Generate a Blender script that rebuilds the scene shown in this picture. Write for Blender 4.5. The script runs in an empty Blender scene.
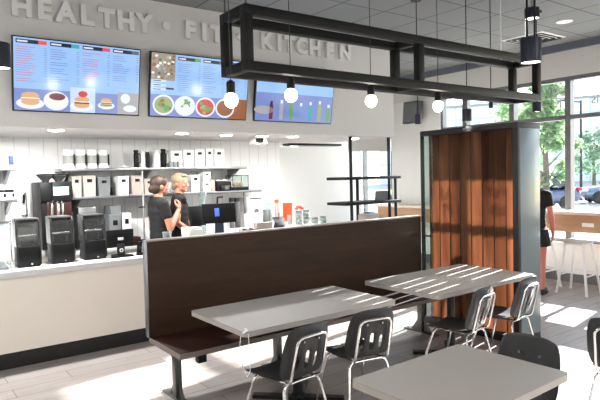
import bpy, bmesh, math, random
from mathutils import Vector, Matrix, Euler
random.seed(7)
PI = math.pi
scene = bpy.context.scene
COL = scene.collection

# ------------------------------------------------------------------ camera
FPX = 566.77; YAW = math.radians(36.514); PITCH = math.radians(2.531); ROLL = math.radians(-1.443); HC = 1.75
_fw = Vector((math.sin(YAW)*math.cos(PITCH), math.cos(YAW)*math.cos(PITCH), -math.sin(PITCH)))
_ri = Vector((math.cos(YAW), -math.sin(YAW), 0)); _up = _ri.cross(_fw)
RI = _ri*math.cos(ROLL) + _up*math.sin(ROLL); UP = -_ri*math.sin(ROLL) + _up*math.cos(ROLL); FW = _fw
cd = bpy.data.cameras.new('camera'); cam = bpy.data.objects.new('camera', cd); COL.objects.link(cam)
cd.sensor_width = 36; cd.lens = FPX*36/600; cd.clip_start = .05; cd.clip_end = 600
m3 = Matrix((RI, UP, -FW)).transposed()
cam.matrix_world = Matrix.Translation((0, 0, HC)) @ m3.to_4x4()
scene.camera = cam

def _ray(px, py): return RI*((px-300)/FPX) + UP*((200-py)/FPX) + FW
def py_(px, py, y):                 # survey helper: the point of a known depth plane seen at a place in the photograph
    d = _ray(px, py); return Vector((0, 0, HC)) + d*(y/d.y)
def px_(px, py, x):
    d = _ray(px, py); return Vector((0, 0, HC)) + d*(x/d.x)
def pz_(px, py, z):
    d = _ray(px, py); return Vector((0, 0, HC)) + d*((z-HC)/d.z)

# ------------------------------------------------------------------ materials
def lin(c):
    out = []
    for v in c:
        v /= 255.0
        out.append(v/12.92 if v <= .04045 else ((v+.055)/1.055)**2.4)
    return (*out, 1)

def mat(name, rgb, rough=.5, metal=0, spec=.5, emit=None, estr=0, var=.06, scale=8, bump=0, coat=0):
    m = bpy.data.materials.new(name); m.use_nodes = True
    nt = m.node_tree; b = nt.nodes['Principled BSDF']
    c = lin(rgb)
    b.inputs['Roughness'].default_value = rough; b.inputs['Metallic'].default_value = metal
    b.inputs['Specular IOR Level'].default_value = spec
    if coat: b.inputs['Coat Weight'].default_value = coat; b.inputs['Coat Roughness'].default_value = .08
    tc = nt.nodes.new('ShaderNodeTexCoord'); nz = nt.nodes.new('ShaderNodeTexNoise')
    nz.inputs['Scale'].default_value = scale; nz.inputs['Detail'].default_value = 3
    nt.links.new(tc.outputs['Object'], nz.inputs['Vector'])
    mx = nt.nodes.new('ShaderNodeMix'); mx.data_type = 'RGBA'
    nt.links.new(nz.outputs['Fac'], mx.inputs['Factor'])
    mx.inputs['A'].default_value = (*[max(0, v*(1-var)) for v in c[:3]], 1)
    mx.inputs['B'].default_value = (*[min(1, v*(1+var)) for v in c[:3]], 1)
    nt.links.new(mx.outputs['Result'], b.inputs['Base Color'])
    if bump:
        bp = nt.nodes.new('ShaderNodeBump'); bp.inputs['Strength'].default_value = bump; bp.inputs['Distance'].default_value = .01
        nt.links.new(nz.outputs['Fac'], bp.inputs['Height']); nt.links.new(bp.outputs['Normal'], b.inputs['Normal'])
    if emit:
        b.inputs['Emission Color'].default_value = lin(emit); b.inputs['Emission Strength'].default_value = estr
    return m

def wood(name, dark, light, scale=(1, 12, 12), rough=.4, spec=.5, coat=0, rnd=0, fine=5):
    m = bpy.data.materials.new(name); m.use_nodes = True
    nt = m.node_tree; b = nt.nodes['Principled BSDF']
    tc = nt.nodes.new('ShaderNodeTexCoord'); mp = nt.nodes.new('ShaderNodeMapping')
    mp.inputs['Scale'].default_value = scale
    nt.links.new(tc.outputs['Object'], mp.inputs['Vector'])
    oi = nt.nodes.new('ShaderNodeObjectInfo')
    nz = nt.nodes.new('ShaderNodeTexNoise'); nz.noise_dimensions = '4D'; nz.inputs['Scale'].default_value = 1.4; nz.inputs['Detail'].default_value = 8; nz.inputs['Roughness'].default_value = .62
    nz.inputs['Distortion'].default_value = .8
    ml = nt.nodes.new('ShaderNodeMath'); ml.operation = 'MULTIPLY'; ml.inputs[1].default_value = 40
    nt.links.new(oi.outputs['Random'], ml.inputs[0]); nt.links.new(ml.outputs[0], nz.inputs['W'])
    nt.links.new(mp.outputs['Vector'], nz.inputs['Vector'])
    cr = nt.nodes.new('ShaderNodeValToRGB'); cr.color_ramp.elements[0].position = .32; cr.color_ramp.elements[1].position = .68
    cr.color_ramp.elements[0].color = lin(dark); cr.color_ramp.elements[1].color = lin(light)
    nt.links.new(nz.outputs['Fac'], cr.inputs['Fac'])
    hs = nt.nodes.new('ShaderNodeHueSaturation')
    mr = nt.nodes.new('ShaderNodeMapRange'); mr.inputs['To Min'].default_value = 1-rnd; mr.inputs['To Max'].default_value = 1+rnd
    nt.links.new(oi.outputs['Random'], mr.inputs['Value']); nt.links.new(mr.outputs['Result'], hs.inputs['Value'])
    nt.links.new(cr.outputs['Color'], hs.inputs['Color']); nt.links.new(hs.outputs['Color'], b.inputs['Base Color'])
    b.inputs['Roughness'].default_value = rough; b.inputs['Specular IOR Level'].default_value = spec
    if coat: b.inputs['Coat Weight'].default_value = coat; b.inputs['Coat Roughness'].default_value = .15
    return m

def brick(name, c1, c2, mortar, bw, rh, ms, rough=.4, off=.5, rot=0, rotx=0, spec=.5, grain=0, loc=(0, 0, 0), bump=0):
    m = bpy.data.materials.new(name); m.use_nodes = True
    nt = m.node_tree; b = nt.nodes['Principled BSDF']
    tc = nt.nodes.new('ShaderNodeTexCoord'); mp = nt.nodes.new('ShaderNodeMapping')
    mp.inputs['Rotation'].default_value = (rotx, 0, rot); mp.inputs['Location'].default_value = loc
    nt.links.new(tc.outputs['Object'], mp.inputs['Vector'])
    br = nt.nodes.new('ShaderNodeTexBrick'); br.offset = off
    br.inputs['Scale'].default_value = 1; br.inputs['Brick Width'].default_value = bw; br.inputs['Row Height'].default_value = rh
    br.inputs['Mortar Size'].default_value = ms; br.inputs['Mortar Smooth'].default_value = .2
    br.inputs['Color1'].default_value = lin(c1); br.inputs['Color2'].default_value = lin(c2); br.inputs['Mortar'].default_value = lin(mortar)
    nt.links.new(mp.outputs['Vector'], br.inputs['Vector'])
    out = br.outputs['Color']
    if grain:
        mp2 = nt.nodes.new('ShaderNodeMapping'); mp2.inputs['Scale'].default_value = (1.2, 14, 1); nt.links.new(mp.outputs['Vector'], mp2.inputs['Vector'])
        nz = nt.nodes.new('ShaderNodeTexNoise'); nz.inputs['Scale'].default_value = 2; nz.inputs['Detail'].default_value = 7; nz.inputs['Distortion'].default_value = .6
        nt.links.new(mp2.outputs['Vector'], nz.inputs['Vector'])
        mr = nt.nodes.new('ShaderNodeMapRange'); mr.inputs['From Min'].default_value = .3; mr.inputs['From Max'].default_value = .7
        mr.inputs['To Min'].default_value = 1-grain; mr.inputs['To Max'].default_value = 1+grain*.6
        nt.links.new(nz.outputs['Fac'], mr.inputs['Value'])
        hs = nt.nodes.new('ShaderNodeHueSaturation'); nt.links.new(mr.outputs['Result'], hs.inputs['Value']); nt.links.new(out, hs.inputs['Color'])
        out = hs.outputs['Color']
    nt.links.new(out, b.inputs['Base Color'])
    if bump:
        bp = nt.nodes.new('ShaderNodeBump'); bp.inputs['Strength'].default_value = bump; bp.inputs['Distance'].default_value = .004; bp.invert = True
        nt.links.new(br.outputs['Fac'], bp.inputs['Height']); nt.links.new(bp.outputs['Normal'], b.inputs['Normal'])
    b.inputs['Roughness'].default_value = rough; b.inputs['Specular IOR Level'].default_value = spec
    return m

def thin_glass(name, tint=(255, 255, 255), ior=1.45, rough=0, haze=0, haze_rgb=(255, 255, 255)):
    m = bpy.data.materials.new(name); m.use_nodes = True
    nt = m.node_tree; nt.nodes.clear()
    o = nt.nodes.new('ShaderNodeOutputMaterial'); tr = nt.nodes.new('ShaderNodeBsdfTransparent'); gl = nt.nodes.new('ShaderNodeBsdfGlossy')
    tr.inputs['Color'].default_value = lin(tint); gl.inputs['Roughness'].default_value = rough
    fr = nt.nodes.new('ShaderNodeFresnel'); fr.inputs['IOR'].default_value = ior
    ge = nt.nodes.new('ShaderNodeNewGeometry'); mr = nt.nodes.new('ShaderNodeMapRange'); mr.inputs['To Min'].default_value = ior; mr.inputs['To Max'].default_value = 1/ior
    nt.links.new(ge.outputs['Backfacing'], mr.inputs['Value']); nt.links.new(mr.outputs['Result'], fr.inputs['IOR'])
    mx = nt.nodes.new('ShaderNodeMixShader')
    nt.links.new(fr.outputs[0], mx.inputs[0]); nt.links.new(tr.outputs[0], mx.inputs[1]); nt.links.new(gl.outputs[0], mx.inputs[2])
    res = mx.outputs[0]
    if haze:
        df = nt.nodes.new('ShaderNodeBsdfDiffuse'); df.inputs['Color'].default_value = lin(haze_rgb)
        m2 = nt.nodes.new('ShaderNodeMixShader'); m2.inputs[0].default_value = haze
        nt.links.new(res, m2.inputs[1]); nt.links.new(df.outputs[0], m2.inputs[2]); res = m2.outputs[0]
    nt.links.new(res, o.inputs['Surface'])
    return m

def glow(name, rgb, s):
    return mat(name, rgb, .4, emit=rgb, estr=s, var=0)

M = {}
M['floor'] = brick('floor_planks', (146, 139, 135), (131, 125, 121), (90, 76, 64), 1.3, .21, .004, .42, .37, grain=.16, spec=.4)
M['ceiling'] = brick('ceiling_tiles', (130, 132, 134), (126, 129, 131), (66, 68, 70), .65, .65, .008, .9, 0, loc=(-.33, -.27, 0), spec=.2)
M['wall'] = mat('white_paint', (228, 228, 226), .7, var=.01)
M['wallgrey'] = mat('pale_grey_paint', (210, 209, 207), .75, var=.02, scale=2)
M['board'] = brick('white_wall_boards', (240, 240, 239), (236, 237, 237), (202, 203, 204), 3, .16, .004, .35, 0, rot=PI/2, rotx=PI/2, spec=.5)
M['dark_band'] = mat('dark_grey_band', (98, 104, 116), .8)
M['frame'] = mat('window_aluminium', (120, 120, 122), .4, .6)
M['glass'] = thin_glass('window_glass', (252, 253, 253))
M['sill'] = mat('low_wall_paint', (225, 226, 224), .7)
M['base'] = mat('baseboard_grey', (96, 98, 100), .6)
M['cream'] = mat('cream_counter_panel', (226, 218, 207), .45, var=.03, scale=1.5)
M['black'] = mat('black_matte', (12, 12, 13), .5, spec=.25)
M['kick'] = mat('black_kick', (20, 20, 21), .5)
M['stone'] = mat('grey_white_counter', (206, 206, 204), .35, var=.03, scale=30)
M['whitelam'] = mat('white_laminate', (238, 238, 236), .4, var=.01)
M['walnut'] = wood('dark_walnut', (40, 25, 15), (60, 40, 25), (.9, 9, 9), .6, .25)
M['walnut_seat'] = wood('dark_walnut_seat', (34, 14, 9), (46, 20, 12), (.9, 9, 9), .5, .25)
M['cap'] = mat('bench_cap_metal', (150, 142, 134), .4, .3)
M['edge'] = mat('seat_edge_band', (112, 100, 92), .5)
M['steel'] = mat('brushed_steel', (150, 152, 154), .32, 1)
M['chrome'] = mat('chrome', (226, 226, 226), .14, 1, var=.01)
M['post'] = mat('bench_leg_metal', (92, 92, 92), .4, .8)
M['table'] = mat('grey_laminate_top', (142, 138, 132), .5, var=.025, scale=60, spec=.3)
M['tedge'] = mat('grey_table_edge', (158, 152, 145), .4)
M['tblack'] = mat('table_base_black', (22, 22, 23), .45, .3)
M['chair'] = mat('charcoal_plastic', (40, 41, 42), .4, var=.05, scale=40, spec=.4)
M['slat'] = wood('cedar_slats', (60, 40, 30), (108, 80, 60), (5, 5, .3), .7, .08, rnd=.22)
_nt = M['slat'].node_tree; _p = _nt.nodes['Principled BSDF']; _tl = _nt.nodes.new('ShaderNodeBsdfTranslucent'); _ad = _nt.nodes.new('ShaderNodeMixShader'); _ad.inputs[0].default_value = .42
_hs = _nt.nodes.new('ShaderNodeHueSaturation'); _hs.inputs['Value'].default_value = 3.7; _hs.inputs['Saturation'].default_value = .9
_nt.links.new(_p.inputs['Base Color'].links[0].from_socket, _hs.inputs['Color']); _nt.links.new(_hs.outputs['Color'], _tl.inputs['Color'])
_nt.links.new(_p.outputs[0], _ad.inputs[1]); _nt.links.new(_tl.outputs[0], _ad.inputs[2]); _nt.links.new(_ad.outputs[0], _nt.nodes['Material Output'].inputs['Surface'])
M['pframe'] = mat('partition_frame', (38, 37, 37), .5, 0, spec=.3)
M['pale'] = mat('pale_blue_grey_gloss', (112, 122, 124), .2, spec=.35, var=.01)
M['rail'] = mat('black_steel', (11, 11, 12), .55, 0, spec=.25)
M['can'] = mat('navy_black_lamp', (30, 36, 48), .4, .2)
M['cable'] = mat('cable_dark', (50, 50, 50), .5)
M['cablew'] = mat('cable_white', (225, 225, 225), .5)
M['bulb'] = glow('bulb_glow', (255, 244, 220), 14)
M['lens'] = glow('lamp_lens', (255, 250, 240), 6)
M['down'] = glow('downlight_glow', (255, 250, 240), 12)
M['barwood'] = wood('light_oak_bar', (168, 130, 98), (188, 150, 116), (8, 1, 8), .45)
M['bartop'] = mat('pale_bar_top', (222, 210, 196), .35)
M['stool'] = mat('white_metal_stool', (222, 224, 224), .35, .2)
M['stoolseat'] = mat('stool_seat_grey', (190, 190, 186), .45)
M['tvframe'] = mat('tv_bezel', (14, 14, 16), .3)
M['letter'] = mat('white_letter', (226, 226, 224), .6, var=.01)
M['ink'] = mat('window_lettering', (150, 154, 154), .8)
M['hopper'] = thin_glass('hopper_plastic', (60, 60, 60), 1.5, .03, .05)
M['clear'] = thin_glass('clear_plastic', (232, 240, 240), 1.4, .05, .08)
M['smoke'] = thin_glass('smoked_plastic', (196, 200, 202), 1.5, .03, .05)
M['glassy'] = thin_glass('slot_glass', (226, 236, 234), 1.5)
M['white'] = mat('white_plastic', (232, 232, 230), .4, var=.01)
M['beige'] = mat('beige_plastic', (172, 160, 152), .5, var=.02)
M['greyp'] = mat('grey_plastic', (110, 113, 114), .45)
M['label'] = mat('black_label', (16, 16, 18), .5, spec=.25)
M['brownred'] = mat('dark_red_brown', (48, 20, 16), .45, spec=.3)
M['screenlit'] = glow('machine_screen', (206, 240, 246), 1.1)
M['orange'] = mat('orange_red', (240, 84, 38), .5)
M['blue'] = mat('blue_plastic', (70, 96, 180), .5)
M['bluesticker'] = glow('blue_sticker_glow', (70, 104, 214), .5)  # emission put into the sticker's blue, it is no light source
M['navy'] = mat('navy_stand', (52, 72, 92), .4, .2)
M['food'] = mat('bread', (214, 158, 112), .7, var=.25, scale=40)
M['paper'] = mat('paper', (240, 240, 240), .7, var=.01)
M['skin'] = mat('skin', (182, 126, 102), .5, var=.05)
M['skinleg'] = mat('skin_leg', (196, 120, 106), .5, var=.05)
M['shirt'] = mat('black_cloth', (17, 17, 19), .85, var=.2, scale=30)
M['apron'] = mat('black_apron', (24, 24, 26), .8)
M['hairdark'] = mat('dark_brown_hair', (58, 40, 30), .55, var=.3, scale=60)
M['hairblond'] = mat('ash_blond_hair', (146, 128, 104), .55, var=.25, scale=60)
M['lip'] = mat('lips', (170, 92, 84), .5)
M['eye'] = mat('eye_dark', (30, 22, 18), .3)
M['shoe'] = mat('dark_shoe', (34, 30, 30), .5)
M['speaker'] = mat('speaker_grey', (84, 86, 88), .6)

# ------------------------------------------------------------------ mesh building
class B:
    def __init__(s): s.bm = bmesh.new()
    def _tag(s, before, mi, mtx=None, smooth=False):
        new = [f for f in s.bm.faces if f not in before]
        vs = set()
        for f in new:
            f.material_index = mi; f.smooth = smooth
            vs.update(f.verts)
        if mtx is not None:
            for v in vs: v.co = mtx @ v.co
        return new
    def box(s, c, d, bev=0, mi=0, rot=None, seg=2):
        before = set(s.bm.faces)
        r = bmesh.ops.create_cube(s.bm, size=1)
        for v in r['verts']: v.co = Vector((v.co.x*d[0], v.co.y*d[1], v.co.z*d[2]))
        if bev:
            es = list({e for v in r['verts'] for e in v.link_edges})
            bmesh.ops.bevel(s.bm, geom=es, offset=min(bev, min(d)*.45), segments=seg, profile=.5, affect='EDGES')
        mt = Matrix.Translation(c)
        if rot is not None: mt = mt @ Euler(rot).to_matrix().to_4x4()
        s._tag(before, mi, mt); return s
    def b2(s, lo, hi, bev=0, mi=0):
        return s.box([(a+b)/2 for a, b in zip(lo, hi)], [abs(b-a) for a, b in zip(lo, hi)], bev, mi)
    def tube(s, pts, r, n=8, mi=0, caps=True):
        pts = [Vector(p) for p in pts]
        rs = r if isinstance(r, (list, tuple)) else [r]*len(pts)
        rings = []; nrm = None
        for i, p in enumerate(pts):
            t = (pts[min(i+1, len(pts)-1)] - pts[max(i-1, 0)]).normalized()
            if nrm is None:
                nrm = t.orthogonal().normalized()
            else:
                nrm = (nrm - t*nrm.dot(t))
                nrm = nrm.normalized() if nrm.length > 1e-6 else t.orthogonal().normalized()
            bn = t.cross(nrm)
            rings.append([s.bm.verts.new(p + (nrm*math.cos(2*PI*k/n) + bn*math.sin(2*PI*k/n))*rs[i]) for k in range(n)])
        for a, b in zip(rings, rings[1:]):
            for k in range(n):
                f = s.bm.faces.new((a[k], a[(k+1) % n], b[(k+1) % n], b[k])); f.material_index = mi; f.smooth = True
        if caps:
            for rg, rv in ((rings[0], True), (rings[-1], False)):
                f = s.bm.faces.new(list(reversed(rg)) if rv else rg); f.material_index = mi
        return s
    def lathe(s, prof, c=(0, 0, 0), n=20, mi=0, mtx=None, cap=True):
        before = set(s.bm.faces) if mtx is not None else None
        c = Vector(c); rings = []
        for r, z in prof:
            if r < 1e-5: rings.append([s.bm.verts.new(c+Vector((0, 0, z)))])
            else: rings.append([s.bm.verts.new(c+Vector((r*math.cos(2*PI*k/n), r*math.sin(2*PI*k/n), z))) for k in range(n)])
        for a, b in zip(rings, rings[1:]):
            for k in range(n):
                k2 = (k+1) % n
                if len(a) == 1 and len(b) == 1: continue
                if len(a) == 1: vs = (a[0], b[k2], b[k])
                elif len(b) == 1: vs = (a[k], a[k2], b[0])
                else: vs = (a[k], a[k2], b[k2], b[k])
                f = s.bm.faces.new(vs); f.material_index = mi; f.smooth = True
        for rg, fl in ((rings[0], True), (rings[-1], False)):
            if cap and len(rg) > 1:
                f = s.bm.faces.new(list(reversed(rg)) if fl else rg); f.material_index = mi
        if mtx is not None: s._tag(before, mi, mtx, True)
        return s
    def prism(s, poly, vec, mi=0):
        a = [s.bm.verts.new(Vector(p)) for p in poly]; b = [s.bm.verts.new(Vector(p)+Vector(vec)) for p in poly]
        n = len(poly)
        fs = [s.bm.faces.new(a), s.bm.faces.new(list(reversed(b)))]
        for k in range(n): fs.append(s.bm.faces.new((a[k], b[k], b[(k+1) % n], a[(k+1) % n])))
        for f in fs: f.material_index = mi
        bmesh.ops.recalc_face_normals(s.bm, faces=fs)
        return s
    def ell(s, c, r, n=16, m=10, mi=0, rot=None):
        before = set(s.bm.faces)
        bmesh.ops.create_uvsphere(s.bm, u_segments=n, v_segments=m, radius=1)
        mt = Matrix.Translation(c)
        if rot is not None: mt = mt @ Euler(rot).to_matrix().to_4x4()
        mt = mt @ Matrix.Diagonal((*r, 1))
        s._tag(before, mi, mt, True); return s
    def quad(s, a, b, c, d, mi=0):
        f = s.bm.faces.new([s.bm.verts.new(Vector(p)) for p in (a, b, c, d)]); f.material_index = mi; return s
    def mesh(s, name, mats):
        me = bpy.data.meshes.new(name); s.bm.to_mesh(me); s.bm.free()
        for x in (mats if isinstance(mats, (list, tuple)) else [mats]): me.materials.append(x)
        me.set_sharp_from_angle(angle=math.radians(35))
        for p in me.polygons: p.use_smooth = True
        return me
    def obj(s, name, mats, parent=None, loc=(0, 0, 0)):
        o = bpy.data.objects.new(name, s.mesh(name, mats)); COL.objects.link(o); o.location = loc
        if parent: o.parent = parent
        return o

def tag(o, label, cat, group=None):
    o['label'] = label; o['category'] = cat
    if group: o['group'] = group
    return o
def thing(name, label, cat, loc=(0, 0, 0), rz=0, group=None):
    o = bpy.data.objects.new(name, None); COL.objects.link(o); o.empty_display_size = .1
    o.location = loc; o.rotation_euler = (0, 0, rz); return tag(o, label, cat, group)
def struct(o): o['kind'] = 'structure'; return o
def dup(root, loc, rz=0, label=None, group=None):
    r = root.copy(); COL.objects.link(r); r.location = loc; r.rotation_euler = (0, 0, rz)
    if label: r['label'] = label
    if group: r['group'] = group
    for ch in list(root.children):
        c = ch.copy(); COL.objects.link(c); c.parent = r
        for g in list(ch.children):
            d = g.copy(); COL.objects.link(d); d.parent = c
    return r
def text_mesh(body, size, depth, mtl, bold=0, align='LEFT'):
    cu = bpy.data.curves.new('lettering', 'FONT'); cu.body = body; cu.size = size; cu.extrude = depth; cu.offset = bold; cu.align_x = align
    t = bpy.data.objects.new('lettering', cu); COL.objects.link(t)
    dg = bpy.context.evaluated_depsgraph_get(); dg.update()
    me = bpy.data.meshes.new_from_object(t.evaluated_get(dg))
    bpy.data.objects.remove(t); bpy.data.curves.remove(cu)
    me.materials.clear(); me.materials.append(mtl)
    return me
def arc(c, u, v, r, a0, a1, n=5):
    c, u, v = Vector(c), Vector(u), Vector(v)
    return [c + (u*math.cos(a0+(a1-a0)*k/n) + v*math.sin(a0+(a1-a0)*k/n))*r for k in range(n+1)]
def fillet(pts, r=.03, n=4):           # round the inner corners of a polyline
    P = [Vector(p) for p in pts]; out = [P[0]]
    for i in range(1, len(P)-1):
        a = (P[i-1]-P[i]); b = (P[i+1]-P[i]); rr = min(r, a.length*.45, b.length*.45)
        p0 = P[i]+a.normalized()*rr; p1 = P[i]+b.normalized()*rr
        for k in range(n+1):
            t = k/n; out.append(p0*(1-t)**2 + P[i]*2*t*(1-t) + p1*t*t)
    out.append(P[-1]); return out

# ------------------------------------------------------------------ the setting
XW = 8.5; ZC = 3.65; ZH = 3.15; XL = -2.2; YB = -3.0
struct(B().b2((XL-.2, YB, -.12), (XW+.2, 9.4, 0)).obj('floor', M['floor']))
struct(B().b2((XL-.2, YB, ZC), (XW+.2, 9.4, ZC+.15)).obj('ceiling', M['ceiling']))
struct(B().b2((XL-.2, YB, 0), (XL, 9.4, ZC)).obj('wall_left', M['wall']))
struct(B().b2((XL-.2, YB-.2, -.12), (XW+.2, YB, ZC)).obj('wall_front', M['wall']))
struct(B().b2((XL, 7.3, 0), (5.03, 7.4, 2.27)).obj('wall_kitchen', M['board']))
struct(B().b2((4.99, 7.4, 0), (5.06, 9.2, 2.27)).obj('wall_kitchen_return', M['wall']))
struct(B().b2((XL, 9.2, 0), (XW, 9.4, ZC)).obj('wall_back', M['wall']))
struct(B().b2((7.42, 8.3, 2.19), (XW, 8.4, ZC)).obj('wall_lintel', M['wallgrey']))
sof = B().b2((XL, 5.85, 2.27), (6.07, 9.2, ZC)).obj('wall_soffit', M['wallgrey']); struct(sof)
# window wall
struct(B().b2((XW, YB, -.2), (XW+.2, 7.0, .6)).b2((XW-.03, YB, .58), (XW+.2, 7.0, .61), .005).obj('wall_right_below_windows', M['sill']))
struct(B().b2((XW, YB, ZH), (XW+.2, 9.4, ZC)).obj('wall_right_header', M['wallgrey']))
struct(B().b2((XW, 7.0, -.2), (XW+.2, 8.27, ZH)).obj('wall_right', M['wall']))
struct(B().b2((XW, 8.27, -.2), (XW+.2, 9.4, .6)).obj('wall_right_low', M['sill']))
struct(B().b2((XW-.02, YB, 0), (XW, 8.3, .15)).obj('baseboard_right', M['base']))
struct(B().b2((XW-.06, YB, ZC-.11), (XW, 8.3, ZC)).obj('trim_1', M['dark_band']))
muls = [-3, -2.16, -1.2, -.24, .72, 1.68, 2.64, 3.6, 4.56, 5.52, 6.47, 7.0]
wins = list(zip(muls, muls[1:])) + [(8.27, 9.18)]
FM = .045
for i, (a, b) in enumerate(wins):
    fr = B()
    fr.b2((XW+.02, a, .6), (XW+.14, a+FM, ZH)).b2((XW+.02, b-FM, .6), (XW+.14, b, ZH))
    fr.b2((XW+.02, a+FM, .6), (XW+.14, b-FM, .66)).b2((XW+.02, a+FM, ZH-.06), (XW+.14, b-FM, ZH)).b2((XW+.02, a+FM, 2.5), (XW+.14, b-FM, 2.565))
    f = struct(fr.obj('window_%d' % (i+1), M['frame']))
    B().b2((XW+.075, a+FM, .66), (XW+.083, b-FM, 2.5)).b2((XW+.075, a+FM, 2.565), (XW+.083, b-FM, ZH-.06)).obj('window_pane', M['glass'], f)
# lettering on the upper panes, read from the street
def win_text(s, size, y, z, label):
    o = bpy.data.objects.new('window_lettering', text_mesh(s, size, .0008, M['ink'])); COL.objects.link(o)
    o.matrix_world = Matrix(((0, 0, 1, XW+.086), (1, 0, 0, y), (0, 1, 0, z), (0, 0, 0, 1)))
    tag(o, label, 'lettering', 'lettering on the upper window panes')
t0 = px_(562, 97, XW+.08)
win_text('All F', .21, t0.y, t0.z, 'mirrored grey words starting All on the upper pane behind the wooden partition')
t0 = px_(562, 110, XW+.08)
win_text('M', .21, t0.y, t0.z+.02, 'mirrored grey letter M under the words on the upper pane by the partition')
t0 = px_(585, 91.5, XW+.08)
win_text('ver', .21, t0.y-.32, t0.z, 'mirrored grey letters ver at the right edge of the upper pane')
t0 = px_(587, 104, XW+.08)
win_text('als', .21, t0.y-.27, t0.z, 'mirrored grey letters als below the others on the right-hand upper pane')

# ------------------------------------------------------------------ sun, sky
AZ = math.radians(10.5); EL = math.radians(22.1)
sd = Vector((math.cos(AZ)*math.cos(EL), math.sin(AZ)*math.cos(EL), math.sin(EL)))
sl = bpy.data.lights.new('sun', 'SUN'); sl.energy = 33; sl.angle = math.radians(.53); sl.color = (1, .97, .935)
so = bpy.data.objects.new('sun', sl); COL.objects.link(so); so.rotation_euler = sd.to_track_quat('Z', 'Y').to_euler()
w = bpy.data.worlds.new('sky'); scene.world = w; w.use_nodes = True
nt = w.node_tree; bg = nt.nodes['Background']
sk = nt.nodes.new('ShaderNodeTexSky'); sk.sky_type = 'NISHITA'; sk.sun_disc = False
sk.sun_elevation = EL; sk.sun_rotation = PI/2 - AZ; sk.air_density = 1; sk.dust_density = .4; sk.ozone_density = 1
wm_ = nt.nodes.new('ShaderNodeMix'); wm_.data_type = 'RGBA'; wm_.blend_type = 'ADD'; wm_.inputs['Factor'].default_value = 1
wm_.inputs['B'].default_value = (2.2, 2.3, 2.4, 1)
nt.links.new(sk.outputs[0], wm_.inputs['A']); nt.links.new(wm_.outputs['Result'], bg.inputs['Color']); bg.inputs['Strength'].default_value = .42

def lamp(kind, loc, energy, size=.1, rot=(0, 0, 0), color=(1, .985, .98), spot=None, blend=.5):
    l = bpy.data.lights.new('lamp', kind); l.energy = energy; l.color = color
    if kind == 'AREA': l.shape = 'DISK'; l.size = size
    if kind == 'SPOT': l.spot_size = spot; l.spot_blend = blend; l.shadow_soft_size = size
    if kind == 'POINT': l.shadow_soft_size = size
    o = bpy.data.objects.new('lamp', l); COL.objects.link(o); o.location = loc; o.rotation_euler = rot
    return o
# recessed downlights under the soffit
dl = None
for k, (x, y, e) in enumerate(((1.45, 6.03, 50), (2.81, 6.03, 15), (3.42, 6.1, 11), (3.95, 6.1, 11), (4.42, 6.1, 11), (5.55, 6.15, 6), (.1, 6.05, 50), (5.9, 8.1, 4))):  # last entry is a downlight added to brighten the white wall at the back
    lab = ['recessed downlight under the soffit below the first menu screen', 'recessed downlight under the soffit below the left end of the bowl menu screen',
           'recessed downlight under the soffit below the right end of the bowl menu screen', 'recessed downlight just left of the small black ceiling box',
           'recessed downlight below the rightmost menu screen', 'recessed downlight above the black hanging shelf', 'recessed downlight at far left of the soffit', 'added downlight brightening the back wall deep under the soffit near the black shelf unit'][k]
    if dl is None:
        dl = thing('downlight', lab, 'ceiling light', (x, y, 2.27), group='downlights under the soffit')
        B().lathe([(.06, 0), (.088, 0), (.088, -.012), (.076, -.014), (.06, 0)], cap=False).obj('trim_ring', M['white'], dl)
        B().lathe([(0, -.006), (.075, -.006), (.07, -.02), (0, -.024)]).obj('lens', M['down'], dl)
    else: dup(dl, (x, y, 2.27), 0, lab)
    lamp('AREA', (x, y, 2.235), e, .11)
for x, y in ((-.6, 3.4), (-1.0, 1.2), (1.6, -.6), (4.6, -.4)): lamp('AREA', (x, y, ZC-.02), 38, .5)  # unseen fill lamps without fixtures, added to raise the dining room's ambient light
# dining-room ceiling: recessed light, air diffuser
rc = thing('recessed_light', 'round white recessed light in the grey ceiling near the windows', 'ceiling light', (7.2, 3.89, ZC))
B().lathe([(.08, 0), (.1, 0), (.1, -.012), (.08, -.012)]).obj('trim_ring', M['white'], rc); B().lathe([(0, -.003), (.082, -.003), (.082, -.008), (0, -.008)]).obj('lens', M['white'], rc)
vt = thing('air_diffuser', 'square white ceiling air diffuser with dark louvres near the window wall', 'vent', (7.75, 4.65, ZC))
B().b2((-.32, -.32, -.012), (.32, .32, 0), .004).obj('face_plate', M['white'], vt)
lv = B()
for k in range(4):
    s = .27-.065*k
    for a in range(4):
        lv.box((0, 0, 0), (.001, .001, .001)) if False else None
        c = (s*math.cos(a*PI/2), s*math.sin(a*PI/2), -.018); d = (.03, 2*s, .006) if a % 2 == 0 else (2*s, .03, .006)
        lv.box(c, d, rot=(0, 0, 0))
lv.obj('louvre', M['black'], vt)

# ------------------------------------------------------------------ wall sign
sg = thing('letter_sign', 'row of raised white block capital letters along the top of the soffit', 'sign', (0, 5.85, 3.30))
def letters(s, xs):
    for ch, x in zip(s, xs):
        if ch == '.':
            B().lathe([(0, 0), (.045, 0), (.045, .04), (0, .04)], mtx=Matrix.Translation((x, 0, .095)) @ Euler((PI/2, 0, 0)).to_matrix().to_4x4()).obj('dot', M['letter'], sg); continue
        me = text_mesh(ch, .255, .02, M['letter'], .012, 'CENTER')
        o = bpy.data.objects.new('letter', me); COL.objects.link(o); o.parent = sg
        o.location = (x, -.022, 0); o.rotation_euler = (PI/2, 0, 0)
letters('HEALTHY', [1.14+.197*k for k in range(7)])
letters('.FIT.KITCHEN', [2.57, 2.85, 3.02, 3.18, 3.5, 3.86, 4.05, 4.21, 4.40, 4.61, 4.86, 5.13])

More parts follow.
